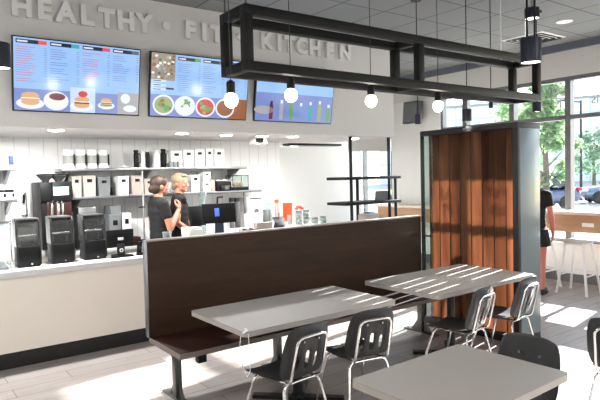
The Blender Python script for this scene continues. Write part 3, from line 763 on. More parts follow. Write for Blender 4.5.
# canisters
cn = None
for k, (a, b, lab) in enumerate(((63.5, 74.5, 'leftmost white canister on the upper shelf above the coffee machine'), (75.5, 86, 'second white canister from the left on the upper shelf'), (87, 97.3, 'third white canister from the left on the upper shelf'), (98.3, 108.5, 'rightmost white canister of the row on the upper shelf'))):
    y = SY+.13; x0, x1 = X(a, zu, y), X(b, zu, y)
    if cn is None:
        r = (x1-x0)/2; h = Z(69, 149.3, y)-zu
        cn = thing('canister', lab, 'canister', ((x0+x1)/2, y, zu), group='white canisters on the upper shelf')
        B().lathe([(r*.95, 0), (r, .01), (r, h*.84), (r*.97, h*.86)], n=24).obj('body', M['white'], cn)
        B().lathe([(r*1.03, h*.86), (r*1.04, h*.97), (r*.95, h), (0, h)], n=24).obj('lid', M['white'], cn)
        B().lathe([(r*1.012, h*.25), (r*1.012, h*.68)], n=24).obj('label_band', mat('grey_print', (150, 152, 146), .6, var=.35, scale=90), cn)
        B().b2((r*.72, -r*.9, h*.15), (r*1.0, -r*.6, h*.75), .01).obj('handle', M['black'], cn)
    else: dup(cn, ((x0+x1)/2, y, zu), 0, lab)
# carafes and bottles
def bottle(label, px0, px1, pyt, m, capm, nm='bottle', zb=None, y=SY+.12, band=None):
    zb = zu if zb is None else zb
    x0, x1 = X(px0, zb+.1, y), X(px1, zb+.1, y); r = (x1-x0)/2; h = Z((px0+px1)/2, pyt, y)-zb
    t = thing(nm, label, nm.replace('_', ' '), ((x0+x1)/2, y, zb))
    B().lathe([(r*.9, 0), (r, .01), (r, h*.72), (r*.8, h*.84), (r*.7, h*.86)], n=20).obj('body', M[m], t)
    B().lathe([(r*.7, h*.86), (r*.95, h*.88), (r*.95, h*.97), (r*.7, h), (0, h)], n=20).obj('lid', M[capm], t)
    if band:
        B().tube(fillet([(r*.9, -.01, h*.8), (r*1.5, -.015, h*.78), (r*1.45, -.015, h*.3), (r*.95, -.01, h*.25)], .02), .007, 8).obj('handle', M[band], t)
    return t
bottle('slim black bottle at the left of the carafes on the upper shelf', 133.8, 138.6, 150, 'black', 'black', band='black')
bottle('white carafe right of the slim black bottle', 140.2, 144.6, 149.5, 'white', 'white', 'carafe')
bottle('black carafe between the two white carafes on the upper shelf', 145.6, 149.6, 149.5, 'black', 'white', 'carafe')
bottle('large white carafe left of the tall black carafe', 153, 160, 149.3, 'white', 'white', 'carafe')
bottle('tall black carafe next to the white bins on the upper shelf', 161, 166, 149, 'black', 'black', 'carafe', band='white')
tx = X(155, zu, 7.0); tag(B().b2((tx-.03, 6.95, zu), (tx+.03, 7.02, zu+.05), .01).obj('butter_dish', M['white']), 'little white box in front of the large white carafe', 'box')
tx = X(124, zu, 7.05); tag(B().lathe([(.045, 0), (.06, .012), (.06, .02), (.02, .02), (.015, .035), (0, .035)], (tx, 7.05, zu), 18).obj('saucer', M['white']), 'low white dish alone between the canisters and the slim black bottle', 'dish')
for k, (px, lab) in enumerate(((170.5, 'leftmost small metal cup in front of the first white bin'), (174.5, 'middle small metal cup in front of the first white bin'), (178.5, 'rightmost small metal cup in front of the first white bin'))):
    tx = X(px, zu+.05, 6.95)
    tag(B().lathe([(.018, 0), (.022, .075), (.02, .075), (.016, .006), (0, .006)], (tx, 6.953, zu), 14).obj('metal_cup', M['steel']), lab, 'cup', 'metal cups on the upper shelf')
# left shelves
bx = thing('snack_box', 'box printed with a food picture on the upper left shelf', 'box', (xs-.155, 7.02, zs1))
B().b2((-.1, -.05, 0), (.055, .05, .16), .004).obj('carton', M['paper'], bx); bb = B(); bb.ell((-.03, -.051, .05), (.06, .004, .035), 14, 8); bb.obj('food_print', M['food'], bx)
bg_ = thing('chip_bag', 'blue and white bag at the right end of the upper left shelf', 'bag', (xs-.045, 7.02, zs1))
B().prism([(-.035, -.03, 0), (.035, -.03, 0), (.042, -.012, .1), (.032, -.002, .175), (-.032, -.002, .175), (-.042, -.012, .1)], (0, .03, 0)).obj('bag', M['white'], bg_)
B().b2((-.012, -.036, .03), (.034, -.026, .13), .004).obj('blue_print', M['blue'], bg_)
for px, lab in ((1.5, 'white tub with black lid at the left edge of the lower left shelf'), (10, 'white tub with black lid at the right end of the lower left shelf')):
    t = thing('tub', lab, 'tub', (X(px, zs2, 7.0), 7.0, zs2), group='tubs on the lower left shelf')
    B().lathe([(.036, 0), (.042, .07), (.03, .075)], n=18).obj('body', M['white'], t); B().lathe([(.03, .075), (.044, .076), (.044, .1), (.0, .1)], n=18).obj('lid', M['black'], t)
    B().b2((.018, -.042, .02), (.04, -.02, .06), .006).obj('handle', M['black'], t)
ld = thing('ladle', 'black handled ladle hanging on the white wall below the left shelves', 'utensil', (X(25, 1.6, 7.28), 7.28, Z(25, 193, 7.28)))
B().tube(fillet([(-.01, .0, -.02), (0, -.02, .01), (.012, 0, -.02), (.012, 0, -.24)], .01), .007, 8).obj('shaft', M['steel'], ld); B().tube([(-.012, -.005, -.02), (-.02, -.005, -.12)], .014, 10).obj('handle', M['black'], ld)
B().lathe([(0, -.3), (.03, -.28), (.038, -.25), (.034, -.25), (0, -.29)], (-.012, 0, 0), 14).obj('bowl', M['steel'], ld)

# ------------------------------------------------------------------ coffee machine
cy = 6.78; cx0, cx1 = X(41, 1.4, cy), X(72, 1.4, cy); czt = Z(53, 182, cy); Wm = cx1-cx0
cm = thing('coffee_machine', 'large black coffee machine with two bean hoppers and a lit screen', 'coffee machine', ((cx0+cx1)/2, cy, .92))
H = czt-.92
B().b2((-Wm/2, .0, .06), (Wm/2, .44, H), .012).obj('body', M['black'], cm)
B().b2((-Wm/2-.005, -.03, H*.74), (-Wm/2+.12, .01, H), .008).obj('front_panel', M['black'], cm)
B().b2((-Wm/2+.12, -.04, H*.74), (Wm/2, .0, H), .006).obj('door', M['label'], cm)
sx = X(53, 1.7, cy-.04)-(cx0+cx1)/2
B().b2((sx, -.046, Z(60, 195, cy)-.92), (sx+.165, -.041, Z(60, 187, cy)-.92), .002).obj('screen', M['screenlit'], cm)
B().b2((-Wm/2+.06, -.02, H*.42), (Wm/2-.01, .02, H*.73), .006).obj('brew_recess', M['brownred'], cm)
B().b2((-Wm/2, -.1, 0), (Wm/2, .44, .06), .006).obj('drip_tray', M['steel'], cm)
sp = B(); sp.tube([(.0, -.03, H*.72), (0, -.07, H*.70), (0, -.07, H*.55)], .018, 10).tube([(.05, -.03, H*.72), (.05, -.07, H*.70), (.05, -.07, H*.55)], .018, 10); sp.obj('spout', M['chrome'], cm)
B().tube(fillet([(-Wm/2+.1, -.03, H*.72), (-Wm/2+.1, -.09, H*.7), (-Wm/2+.08, -.1, H*.25)], .03), .014, 10).obj('steam_wand', M['steel'], cm)
B().ell((-Wm/2+.11, -.06, H*.72), (.025, .03, .025)).obj('steam_knob', M['black'], cm)
for px, nm in ((45.5, 0), (58.5, 1)):
    hxx = X(px, czt, cy+.2)-(cx0+cx1)/2; r = .094
    hp = B().lathe([(.035, 0), (.04, .02), (r, .068), (r, .08), (0, .08)], (hxx, .2, H), 22).obj('bean_hopper', M['hopper'], cm)
    B().lathe([(0, .08), (r*1.1, .08), (r*1.12, .09), (0, .096)], (hxx, .2, H), 22).obj('lid', M['black'], hp)

# ------------------------------------------------------------------ blender enclosures
def blender_box(label, px0, px1, y):
    x0, x1 = X(px0, 1.1, y), X(px1, 1.1, y); w = x1-x0
    t = thing('blender_enclosure', label, 'blender', ((x0+x1)/2, y, .92), group='blenders on the front counter')
    B().b2((-w/2, 0, 0), (w/2, .2, .2), .012).obj('motor_base', M['black'], t)
    for sx in (-w/2-.004, w/2-.004):
        d = B(); d.prism([(sx, .0, .2), (sx, .2, .2), (sx, .22, .47), (sx, .06, .47), (sx, .03, .42), (sx, .03, .3)], (.008, 0, 0)); d.obj('side_pane', M['smoke'], t)
        B().tube(fillet([(sx+.004, .0, .02), (sx+.004, -.004, .2), (sx+.004, .03, .3), (sx+.004, .03, .43), (sx+.004, .07, .468)], .03), .008, 6).obj('side_frame', M['pframe'], t)
    B().b2((-w/2, .2, .2), (w/2, .212, .47), .004).obj('back_panel', M['greyp'], t)
    d = B(); d.b2((-w/2+.01, .028, .2), (w/2-.01, .034, .43)); d.obj('door_pane', M['smoke'], t)
    B().b2((-w/2, .045, .458), (w/2, .22, .475), .008).obj('hood_top', M['steel'], t)
    B().b2((-w/2+.01, .024, .3), (w/2-.03, .03, .318), .003).obj('door_bar', M['chrome'], t)
    j = B().lathe([(.045, .2), (.055, .22), (.07, .38), (.066, .38), (.05, .225), (0, .22)], (0, .115, 0), 18).obj('jar', M['clear'], t)
    B().lathe([(.072, .38), (.07, .4), (.03, .41), (0, .41)], (0, .115, 0), 18).obj('lid', M['black'], j)
    B().lathe([(0, 0), (.008, 0), (.008, .008), (0, .008)], mtx=Matrix.Translation((.02, 0, .03)) @ Euler((PI/2, 0, 0)).to_matrix().to_4x4()).obj('power_button', M['chrome'], t)
    return t
blender_box('enclosed blender with black base left of the coffee machine on the front counter', 17.5, 40.5, 5.98)
blender_box('enclosed blender standing in front of the coffee machine', 52, 74, 6.0)
blender_box('enclosed blender right of the coffee machine, next to the order display', 84.5, 106, 6.02)
ct = thing('clear_dispenser', 'tall clear acrylic dispenser cut by the left photo edge', 'dispenser', (X(3, 1.1, 5.97), 5.97, .92))
B().b2((-.12, 0, 0), (.07, .2, .02), .004).obj('base', M['steel'], ct); B().b2((-.12, 0, .02), (.065, .2, .44), .012).obj('tank', M['clear'], ct); B().b2((.066, -.004, .0), (.08, .016, .47), .004).obj('corner_post', M['chrome'], ct); B().b2((-.125, -.005, .44), (.07, .205, .46), .004).obj('lid', M['steel'], ct)
B().tube(fillet([(.01, -.02, .08), (.04, -.02, .03), (.06, -.02, -.0)], .01), .006, 6).obj('tap', M['chrome'], ct)
# order display seen from behind
y = 6.02; mx_ = X(120, 1.1, y)
od = thing('order_display', 'black order display seen from behind on the front counter', 'display', (mx_, y, .92)); zt = Z(120, 229.5, y)-.92; zb_ = Z(120, 247, y)-.92
B().b2((-.145, -.02, zb_), (.145, .012, zt), .006).obj('screen_back', M['black'], od); B().b2((-.04, -.035, .02), (.04, .0, zb_+.04), .01).obj('stand', M['pframe'], od)
B().prism([(-.12, -.06, 0), (.12, -.06, 0), (.07, .1, 0), (-.07, .1, 0)], (0, 0, .022)).obj('base', M['black'], od); B().b2((-.03, -.0225, zt*.62), (.03, -.0205, zt*.72), .0005).obj('white_label', M['paper'], od)
B().lathe([(0, 0), (.022, 0), (.022, .003), (0, .003)], mtx=Matrix.Translation((0, -.035, .075)) @ Euler((PI/2, 0, 0)).to_matrix().to_4x4()).obj('round_badge', M['white'], od)
B().lathe([(0, 0), (.009, 0), (.009, .002), (0, .002)], mtx=Matrix.Translation((0, -.038, .075)) @ Euler((PI/2, 0, 0)).to_matrix().to_4x4()).obj('badge_dot', M['black'], od)
cr_ = thing('card_reader', 'small black card reader by the slim steel post on the front counter', 'card reader', (X(139.5, 1.0, 6.0), 6.0, .92))
B().b2((-.03, -.03, 0), (.03, .03, .03), .006).obj('base', M['black'], cr_); B().box((0, 0, .09), (.05, .025, .13), .006, rot=(.3, 0, 0)).obj('handset', M['black'], cr_)
gp = thing('counter_post', 'slim pale steel post rising from the front counter left of the bench', 'post', (X(144.2, 1.2, 5.86), 5.86, .92)); zt = Z(143, 171, 5.86)-.92
B().tube([(0, 0, 0), (0, 0, zt)], .009, 10).obj('rod', M['chrome'], gp); B().lathe([(.03, 0), (.03, .008), (0, .008)], n=16).obj('foot', M['steel'], gp)
for z in (Z(143, 207, 5.86)-.92, Z(143, 240, 5.86)-.92): B().b2((-.05, -.012, z-.008), (.012, .012, z+.008), .003).obj('clamp', M['black'], gp)

# back counter things seen between the blenders and the bench
tag(B().b2((X(79, 1.2, 6.9), 6.9, .92), (X(97, 1.2, 6.9), 7.12, Z(88, 207, 6.9)), .015).obj('steel_container', M['steel']), 'steel container behind the third blender under the lower shelf', 'container')
bin_('upper dark grey box of the stack under the lower shelf', 110.5, 121, 206, Z(115, 214.5, 6.9)+.001, 6.9, M['greyp'], 'boxes under the lower shelf', lab=False)
bin_('lower dark grey box of the stack under the lower shelf', 110.2, 121.8, 214.5, .92, 6.9, M['greyp'], 'boxes under the lower shelf')
bin_('white box right of the grey stack under the lower shelf', 123, 132, 213, .92, 6.9, M['white'], 'boxes under the lower shelf')
tag(B().b2((X(134, 1, 6.9), 6.9, .92), (X(141, 1, 6.9), 7.05, Z(137, 237, 6.9)), .006).obj('carton', M['brownred']), 'dark red carton behind the slim steel post', 'box')
# toaster + rack on the lower shelf
y = 6.98; tx0, tx1 = X(217, zl, y), X(232, zl, y)
to = thing('toaster', 'black topped toaster with a steel bowl front on the lower shelf', 'toaster', ((tx0+tx1)/2, y+.1, zl)); tw = tx1-tx0
B().b2((-tw/2, -.1, 0), (tw/2, .1, .13), .012).obj('body', M['label'], to); B().b2((-tw/2-.005, -.105, .13), (tw/2+.005, .1, .15), .006).obj('top', M['steel'], to); B().lathe([(0, .01), (.05, .02), (.065, .075), (.06, .075), (.045, .025), (0, .016)], (0, -.13, 0), 18).obj('bowl', M['steel'], to)
rx0, rx1 = X(232.8, zl, y), X(249, zl, y); rw = rx1-rx0
rk = thing('glass_case', 'small dark framed glass case of baked goods on the lower shelf', 'display case', ((rx0+rx1)/2, y+.1, zl)); hz = Z(240, 175.5, y)-zl
B().b2((-rw/2, -.1, 0), (rw/2, .1, .045), .004).obj('base', M['black'], rk)
fr = B()
for sx in (-1, 1):
    for sy in (-1, 1): fr.tube([(sx*(rw/2-.005), sy*.095, .045), (sx*(rw/2-.005), sy*.095, hz)], .005, 6)
for sx in (-1, 1): fr.tube([(sx*(rw/2-.005), -.095, hz), (sx*(rw/2-.005), .095, hz)], .005, 6)
for sy in (-1, 1): fr.tube([(-rw/2, sy*.095, hz), (rw/2, sy*.095, hz)], .005, 6)
fr.obj('wire_frame', M['pframe'], rk); B().b2((-rw/2+.006, -.092, .046), (rw/2-.006, -.088, hz-.006)).obj('front_pane', M['glassy'], rk)
for k, (dx, lab) in enumerate(((-.045, 'bun at the left in the small glass case'), (.02, 'bun in the middle of the small glass case'), (.06, 'bun at the right in the small glass case'))):
    tag(B().ell(((rx0+rx1)/2+dx, y+.1+.03*(k % 2), zl+.045+.034), (.036, .036, .034), 14, 10).obj('bread_bun', M['food']), lab, 'bun', 'buns in the glass case')

# ------------------------------------------------------------------ till screens
def till(label, px, pyt, pyb, w, y, tilt, rz, sticker=False, g='till screens'):
    x = X(px, 1.3, y); zc = (Z(px, pyt, y)+Z(px, pyb, y))/2-.92; h = Z(px, pyt, y)-Z(px, pyb, y)
    t = thing('till_screen', label, 'till', (x, y, .92), rz, group=g)
    s = B().box((0, 0, zc), (w, .04, h), .008, rot=(tilt, 0, 0)).obj('screen_back', M['black'], t)
    if sticker: B().box((-.03, -.026, zc+.015), (.055, .004, h*.42), .001, rot=(tilt, 0, math.radians(0))).obj('glow_sticker', M['bluesticker'], s)
    B().prism([(-.05, -.0, 0), (.06, -.0, 0), (.045, .0, zc), (-.035, .0, zc)], (0, .05, 0)).obj('stand', M['navy'], t)
    B().b2((-.1, -.06, 0), (.1, .14, .02), .006).obj('base', M['black'], t)
    return t
till('wide black till screen with a blue sticker coloured to glow, seen from behind', 219, 203.5, 223, .40, 5.97, math.radians(-10), math.radians(-14), True)
till('black till screen half hidden behind the arm of the fair-haired worker', 197, 206, 226, .22, 6.12, math.radians(-8), math.radians(12))
tb = thing('card_terminal', 'small black terminal with a loop handle standing up behind the wide till screen', 'card reader', (X(220, 1.2, 6.2), 6.2, .92)); z0 = Z(220, 204, 6.2)-.92
B().b2((-.04, -.03, 0), (.04, .03, z0), .01).obj('pole', M['black'], tb); B().tube(fillet([(-.03, 0, z0), (-.025, 0, z0+.085), (.045, 0, z0+.085)], .012), .011, 8).obj('loop', M['black'], tb)
ps = thing('paper_stack', 'small stack of white papers left of the till screens', 'paper', (X(195, 1.0, 5.9), 5.92, .92))
zt = Z(195, 227.5, 5.92)-.92
B().b2((-.09, -.06, 0), (.09, .06, zt-.02), .003).obj('tray', M['white'], ps); B().box((0, 0, zt-.008), (.15, .1, .022), .002, rot=(0, 0, .2)).obj('sheets', M['paper'], ps)
def cup(label, px, pyt, y, r, m='clear', lid=None, zb=.92, nm='drinking_glass', g=None):
    h = Z(px, pyt, y)-zb; t = thing(nm, label, 'cup', (X(px, zb+h, y), y, zb), group=g)
    B().lathe([(r*.75, 0), (r, h*.96), (r*.95, h*.96), (r*.7, .008), (0, .008)], n=20).obj('body', M[m], t)
    if lid: B().lathe([(r*1.04, h*.96), (r*1.04, h*.99), (r*.7, h), (0, h)], n=20).obj('lid', M[lid], t)
    else: B().lathe([(r*1.0, h*.95), (r*1.03, h*.97), (r*.98, h), (r*.94, h*.95)], n=20).obj('rim', M[m], t)
    return t
cup('clear drinking glass in front of the dark-haired worker, behind the bench top', 167, 231.5, 5.9, .05)
cup('white lidded cup between the worker and the till screens', 185, 227, 6.12, .045, 'white', 'white', nm='paper_cup')
t = cup('tall clear cup with a white straw behind the till screens', 202, 191, 6.95, .05, nm='straw_cup'); hh = Z(202, 191, 6.95)-.92
B().tube([(.0, 0, hh*.6), (.06, -.02, hh+.02)], .006, 8).obj('straw', M['paper'], t)
B()
# right-hand group on the pickup counter and back counter
PZc = .92+.15
for px0, px1, pt_, m, lab in ((233.3, 237.6, 198, 'greyp', 'slim dark grey canister left of the shelf leg'), (238.5, 243.6, 198, 'steel', 'slim steel canister touching the shelf leg')):
    y = 6.88; x0, x1 = X(px0, 1.2, y), X(px1, 1.2, y); r = (x1-x0)/2; zt = Z(px0, pt_, y)
    t = thing('canister', lab, 'canister', ((x0+x1)/2, y+.1, .92)); h = zt-.92
    B().lathe([(r, 0), (r, h*.9)], n=20).obj('body', M[m], t); B().lathe([(r*1.03, h*.9), (r*1.03, h), (0, h)], n=20).obj('lid', M['pframe'], t)
wm = thing('food_warmer', 'white boxy appliance with a dark top strip behind the pickup counter', 'appliance', (X(257, 1.2, 6.9), 6.92, .92)); zt = Z(256, 197, 6.9)-.92
B().b2((-.115, 0, 0), (.115, .3, zt), .02).obj('body', M['white'], wm); B().b2((-.1, -.004, zt-.03), (.1, .0, zt-.012), .002).obj('dark_strip', M['label'], wm); B().tube([(0, -.02, zt*.62), (0, .0, zt*.62)], .035, 14).obj('dial', M['steel'], wm)
tag(B().b2((X(249, 1.1, 6.3), 6.3, PZc), (X(263.5, 1.1, 6.3), 6.42, Z(256, 213.5, 6.3)), .01).obj('white_box', M['white']), 'low white box on the pickup counter in front of the white appliance', 'box')
dc = thing('cutlery_dispenser', 'clear cutlery holder beside the white low box', 'holder', (X(268.5, 1.2, 6.3), 6.34, PZc)); zt = Z(268, 202.5, 6.3)-PZc
B().b2((-.055, -.05, 0), (.055, .05, zt), .006).obj('case', M['clear'], dc)
for k in range(3): B().b2((-.045+.033*k, -.03, .01), (-.02+.033*k, .03, zt*.7), .004).obj('stack', M['beige' if k % 2 else 'steel'], dc)
sq_ = thing('sauce_bottle', 'white bottle with an orange red cap on the pickup counter', 'bottle', (X(277, 1.2, 6.32), 6.32, PZc)); zt = Z(277, 199.5, 6.32)-PZc
B().lathe([(.026, 0), (.028, .01), (.028, zt*.8), (.012, zt*.92)], n=18).obj('body', M['beige'], sq_); B().lathe([(.03, zt*.88), (.03, zt), (0, zt)], n=18).obj('cap', M['orange'], sq_)
ob = thing('gift_bag', 'orange red bag standing on the pickup counter', 'bag', (X(287.5, 1.2, 6.36), 6.36, PZc)); zt = Z(287, 203, 6.36)-PZc
B().prism([(-.05, -.03, 0), (.05, -.03, 0), (.06, -.03, zt), (-.045, -.03, zt)], (0, .07, 0)).obj('bag', M['orange'], ob); B().b2((-.03, -.034, .01), (.035, -.03, zt*.45), .001).obj('label', M['beige'], ob)
og = thing('orange_sticks', 'cluster of orange red drink stirrers on the pickup counter', 'stirrers', (X(299, 1.2, 6.42), 6.42, PZc)); zt = Z(299, 206, 6.42)-PZc
B().lathe([(.03, 0), (.035, zt*.72), (.031, zt*.72), (.026, .006), (0, .006)], n=18).obj('cup', M['clear'], og)
for k in range(7):
    a = k*.9; B().tube([(.012*math.cos(a), .012*math.sin(a), .01), (.05*math.cos(a)+.01, .03*math.sin(a), zt*(.86+.05*(k % 3)))], .004, 6).ell((.05*math.cos(a)+.01, .03*math.sin(a), zt*(.86+.05*(k % 3))), (.026, .018, .016), 10, 6).obj('stirrer', M['orange'], og)
ts = thing('tablet_stand', 'black tablet stand on the pickup counter near the white bottle', 'tablet', (X(283, 1.1, 6.02), 6.06, PZc)); zt = Z(283, 216, 6.05)-PZc
B().box((0, .02, zt*.55), (.17, .012, max(.09, zt*1.1)), .004, rot=(-.9, 0, 0)).obj('tablet', M['label'], ts); B().prism([(-.06, -.01, 0), (-.06, .1, 0), (-.06, .05, zt*.6)], (.12, 0, 0)).obj('stand', M['black'], ts)
B().tube([(0, .05, zt*.6), (.012, .06, zt*1.25)], .006, 8).obj('stem', M['black'], ts)
# lidded glass jars
jr = None
for k, (px, y, up, lab) in enumerate(((299, 6.16, 0, 'leftmost lower glass jar of the cluster at the right end of the pickup counter'), (306.5, 6.2, 0, 'second lower glass jar in the jar cluster on the pickup counter'), (315, 6.08, 0, 'third lower glass jar in front at the end of the pickup counter'), (323, 6.12, 0, 'rightmost glass jar at the end of the pickup counter'),
                           (300.5, 6.17, 1, 'left glass jar stacked on top of another on the pickup counter'), (308.7, 6.2, 1, 'right glass jar stacked on top of another on the pickup counter'))):
    z = PZc+(.102 if up else 0)
    loc = (X(px, z, y), y, z)
    if k in (4, 5): loc = (jl[k-4][0], jl[k-4][1], z)
    if jr is None:
        jl = []
        jr = thing('glass_jar', lab, 'jar', loc, group='glass jars on the pickup counter')
        B().lathe([(0, 0), (.042, 0), (.046, .01), (.046, .066), (.036, .08), (.033, .076), (.043, .064), (.043, .012), (0, .008)], n=20).obj('body', M['clear'], jr)
        B().lathe([(0, .076), (.041, .076), (.043, .08), (.043, .098), (.036, .102), (0, .102)], n=20).obj('lid', M['greyp'], jr)
        B().lathe([(0, .012), (.04, .012), (.041, .05), (0, .054)], n=18).obj('contents', M['beige'], jr)
    else: dup(jr, loc, 0, lab)
    jl.append(loc)
ck = thing('cutlery_tray', 'dark tray of cutlery rolls just behind the bench top', 'tray', (X(247, 1.1, 5.88), 5.885, .92)); zt = Z(247, 226.5, 5.88)-.92
B().b2((-.11, -.045, 0), (.11, .045, zt*.75), .004).obj('tray', M['black'], ck)
for k in range(5): B().tube([(-.09+.045*k, -.045, zt*.75+.015), (-.07+.045*k, .045, zt*.75+.015)], .018, 10).obj('roll', M['pframe' if k % 2 else 'beige'], ck)
tag(B().b2((X(256.5, 1.1, 5.87), 5.86, .92), (X(272, 1.1, 5.87), 5.93, Z(264, 222.5, 5.87)), .004).obj('carton', M['beige']), 'beige carton just behind the bench top right of the cutlery tray', 'box')
# black hanging shelf unit
ux0, ux1 = X(345.5, 1.7, 5.83), X(401, 1.7, 5.83)
hu = thing('shelf_unit', 'open black metal shelf unit between the kitchen and the windows', 'shelf', ((ux0+ux1)/2, 6.02, 0)); uw = ux1-ux0
xp = [X(351, 1.7, 5.9)-hu.location.x, X(389, 1.7, 5.9)-hu.location.x]; xq = [X(357.5, 1.4, 6.2)-hu.location.x, X(395.5, 1.4, 6.2)-hu.location.x]
z1_, z2_ = Z(370, 176.5, 5.83), Z(370, 201.5, 5.83)
for x in xp: B().b2((x-.016, -.136, 0), (x+.016, -.104, 2.265), .002).obj('post', M['rail'], hu)
for x in xq: B().b2((x-.016, .164, 0), (x+.016, .196, z1_), .002).obj('post', M['rail'], hu)
for z in (z1_, z2_): B().b2((-uw/2, -.19, z-.04), (uw/2, .22, z), .003).obj('shelf_board', M['rail'], hu)
B().b2((-uw/2, -.19, .35), (uw/2, .22, .39), .003).obj('shelf_board', M['rail'], hu)
b0 = thing('document_box', 'dark grey slanted box on the lower board of the black shelf unit', 'box', (X(384, z2_, 6.0), 6.0, z2_))
B().prism([(-.09, -.08, 0), (.09, -.08, 0), (.075, -.06, .125), (-.06, -.06, .125)], (0, .18, 0)).obj('body', M['greyp'], b0); B().b2((-.062, -.062, .125), (.078, .10, .132), .002).obj('lid', M['pframe'], b0)
nb = thing('newspaper', 'folded blue and white printed sheets standing behind the bench end', 'paper', (X(371, 1.1, 5.9), 5.93, .39)); zt = Z(371, 212.5, 5.93)-.39
B().b2((-.13, -.06, 0), (.13, .1, zt-.02), .003).obj('carton', M['beige'], nb); B().box((0, .0, zt-.008), (.22, .12, .016), .002, rot=(.15, 0, 0)).obj('sheets', mat('printed_sheets', (190, 210, 226), .6, var=.3, scale=40), nb)
# small ceiling things
sbx = thing('ceiling_box', 'small black and white box under the soffit between two downlights', 'fixture', (X(260, 2.25, 6.35), 6.4, 2.27))
B().b2((-.1, -.07, -.1), (.1, .07, 0), .006).obj('housing', M['white'], sbx); B().b2((-.08, -.076, -.085), (.04, -.069, -.025), .003).obj('lens', M['black'], sbx)
vx0, vx1 = X(286, 2.25, 7.6), X(338, 2.25, 7.6)
av = thing('air_vent', 'long dark slim air vent under the white kitchen ceiling', 'vent', ((vx0+vx1)/2, 7.6, 2.27))
B().b2((-(vx1-vx0)/2, -.1, -.035), ((vx1-vx0)/2, .1, 0), .006).obj('casing', M['pframe'], av)
for k in range(3): B().b2((-(vx1-vx0)/2+.05, -.07+.05*k, -.042), ((vx1-vx0)/2-.05, -.045+.05*k, -.034)).obj('slot', M['steel'], av)

# ------------------------------------------------------------------ people
def cap(b, p0, p1, r0, r1, n=14):
    p0, p1 = Vector(p0), Vector(p1); b.tube([p0, p0.lerp(p1, .5), p1], [r0, (r0+r1)/2*1.02, r1], n); b.ell(p0, (r0, r0, r0), n, 8); b.ell(p1, (r1, r1, r1), n, 8)
def chain(b, pts, rs, n=14):
    for (p, q), (r, s) in zip(zip(pts, pts[1:]), zip(rs, rs[1:])): cap(b, p, q, r, s, n)
def blob(b, name, m, parent, voxel=.008, smooth=4):
    o = b.obj(name, m, parent)
    r = o.modifiers.new('skin_over', 'REMESH'); r.mode = 'VOXEL'; r.voxel_size = voxel; r.use_smooth_shade = True
    if smooth:
        s = o.modifiers.new('relax', 'SMOOTH'); s.factor = .5; s.iterations = smooth
    return o
def hand(b, wrist, d, nrm, s=1, side=1, curl=.6):
    w0 = Vector(wrist); d = Vector(d).normalized(); nrm = (Vector(nrm) - d*Vector(nrm).dot(d)).normalized(); sd_ = d.cross(nrm)*side
    cap(b, w0, w0+d*.03, .024*s, .027*s, 10)
    for k in range(4): cap(b, w0+d*.02+sd_*(k-1.5)*.010*s, w0+d*.085*s+sd_*(k-1.5)*.019*s, .014*s, .011*s, 8)
    for k, L in enumerate((.068, .078, .073, .056)):
        p = w0+d*.085*s+sd_*(k-1.5)*.020*s; a = 0
        for f, r in ((.45, .0090), (.32, .0083), (.23, .0076)):
            a += curl; q = p+(d*math.cos(a)+nrm*math.sin(a))*L*f*s*1.05; cap(b, p, q, r*s, r*.94*s, 8); p = q
    p = w0+d*.025*s-sd_*.022*s; q = p+(d*.55-sd_*.75+nrm*.3).normalized()*.042*s; r_ = q+(d*.9-sd_*.1+nrm*.45).normalized()*.032*s; e = r_+(d*.9+sd_*.15+nrm*.5).normalized()*.026*s
    cap(b, p, q, .014*s, .011*s, 8); cap(b, q, r_, .0105*s, .0095*s, 8); cap(b, r_, e, .0092*s, .008*s, 8)
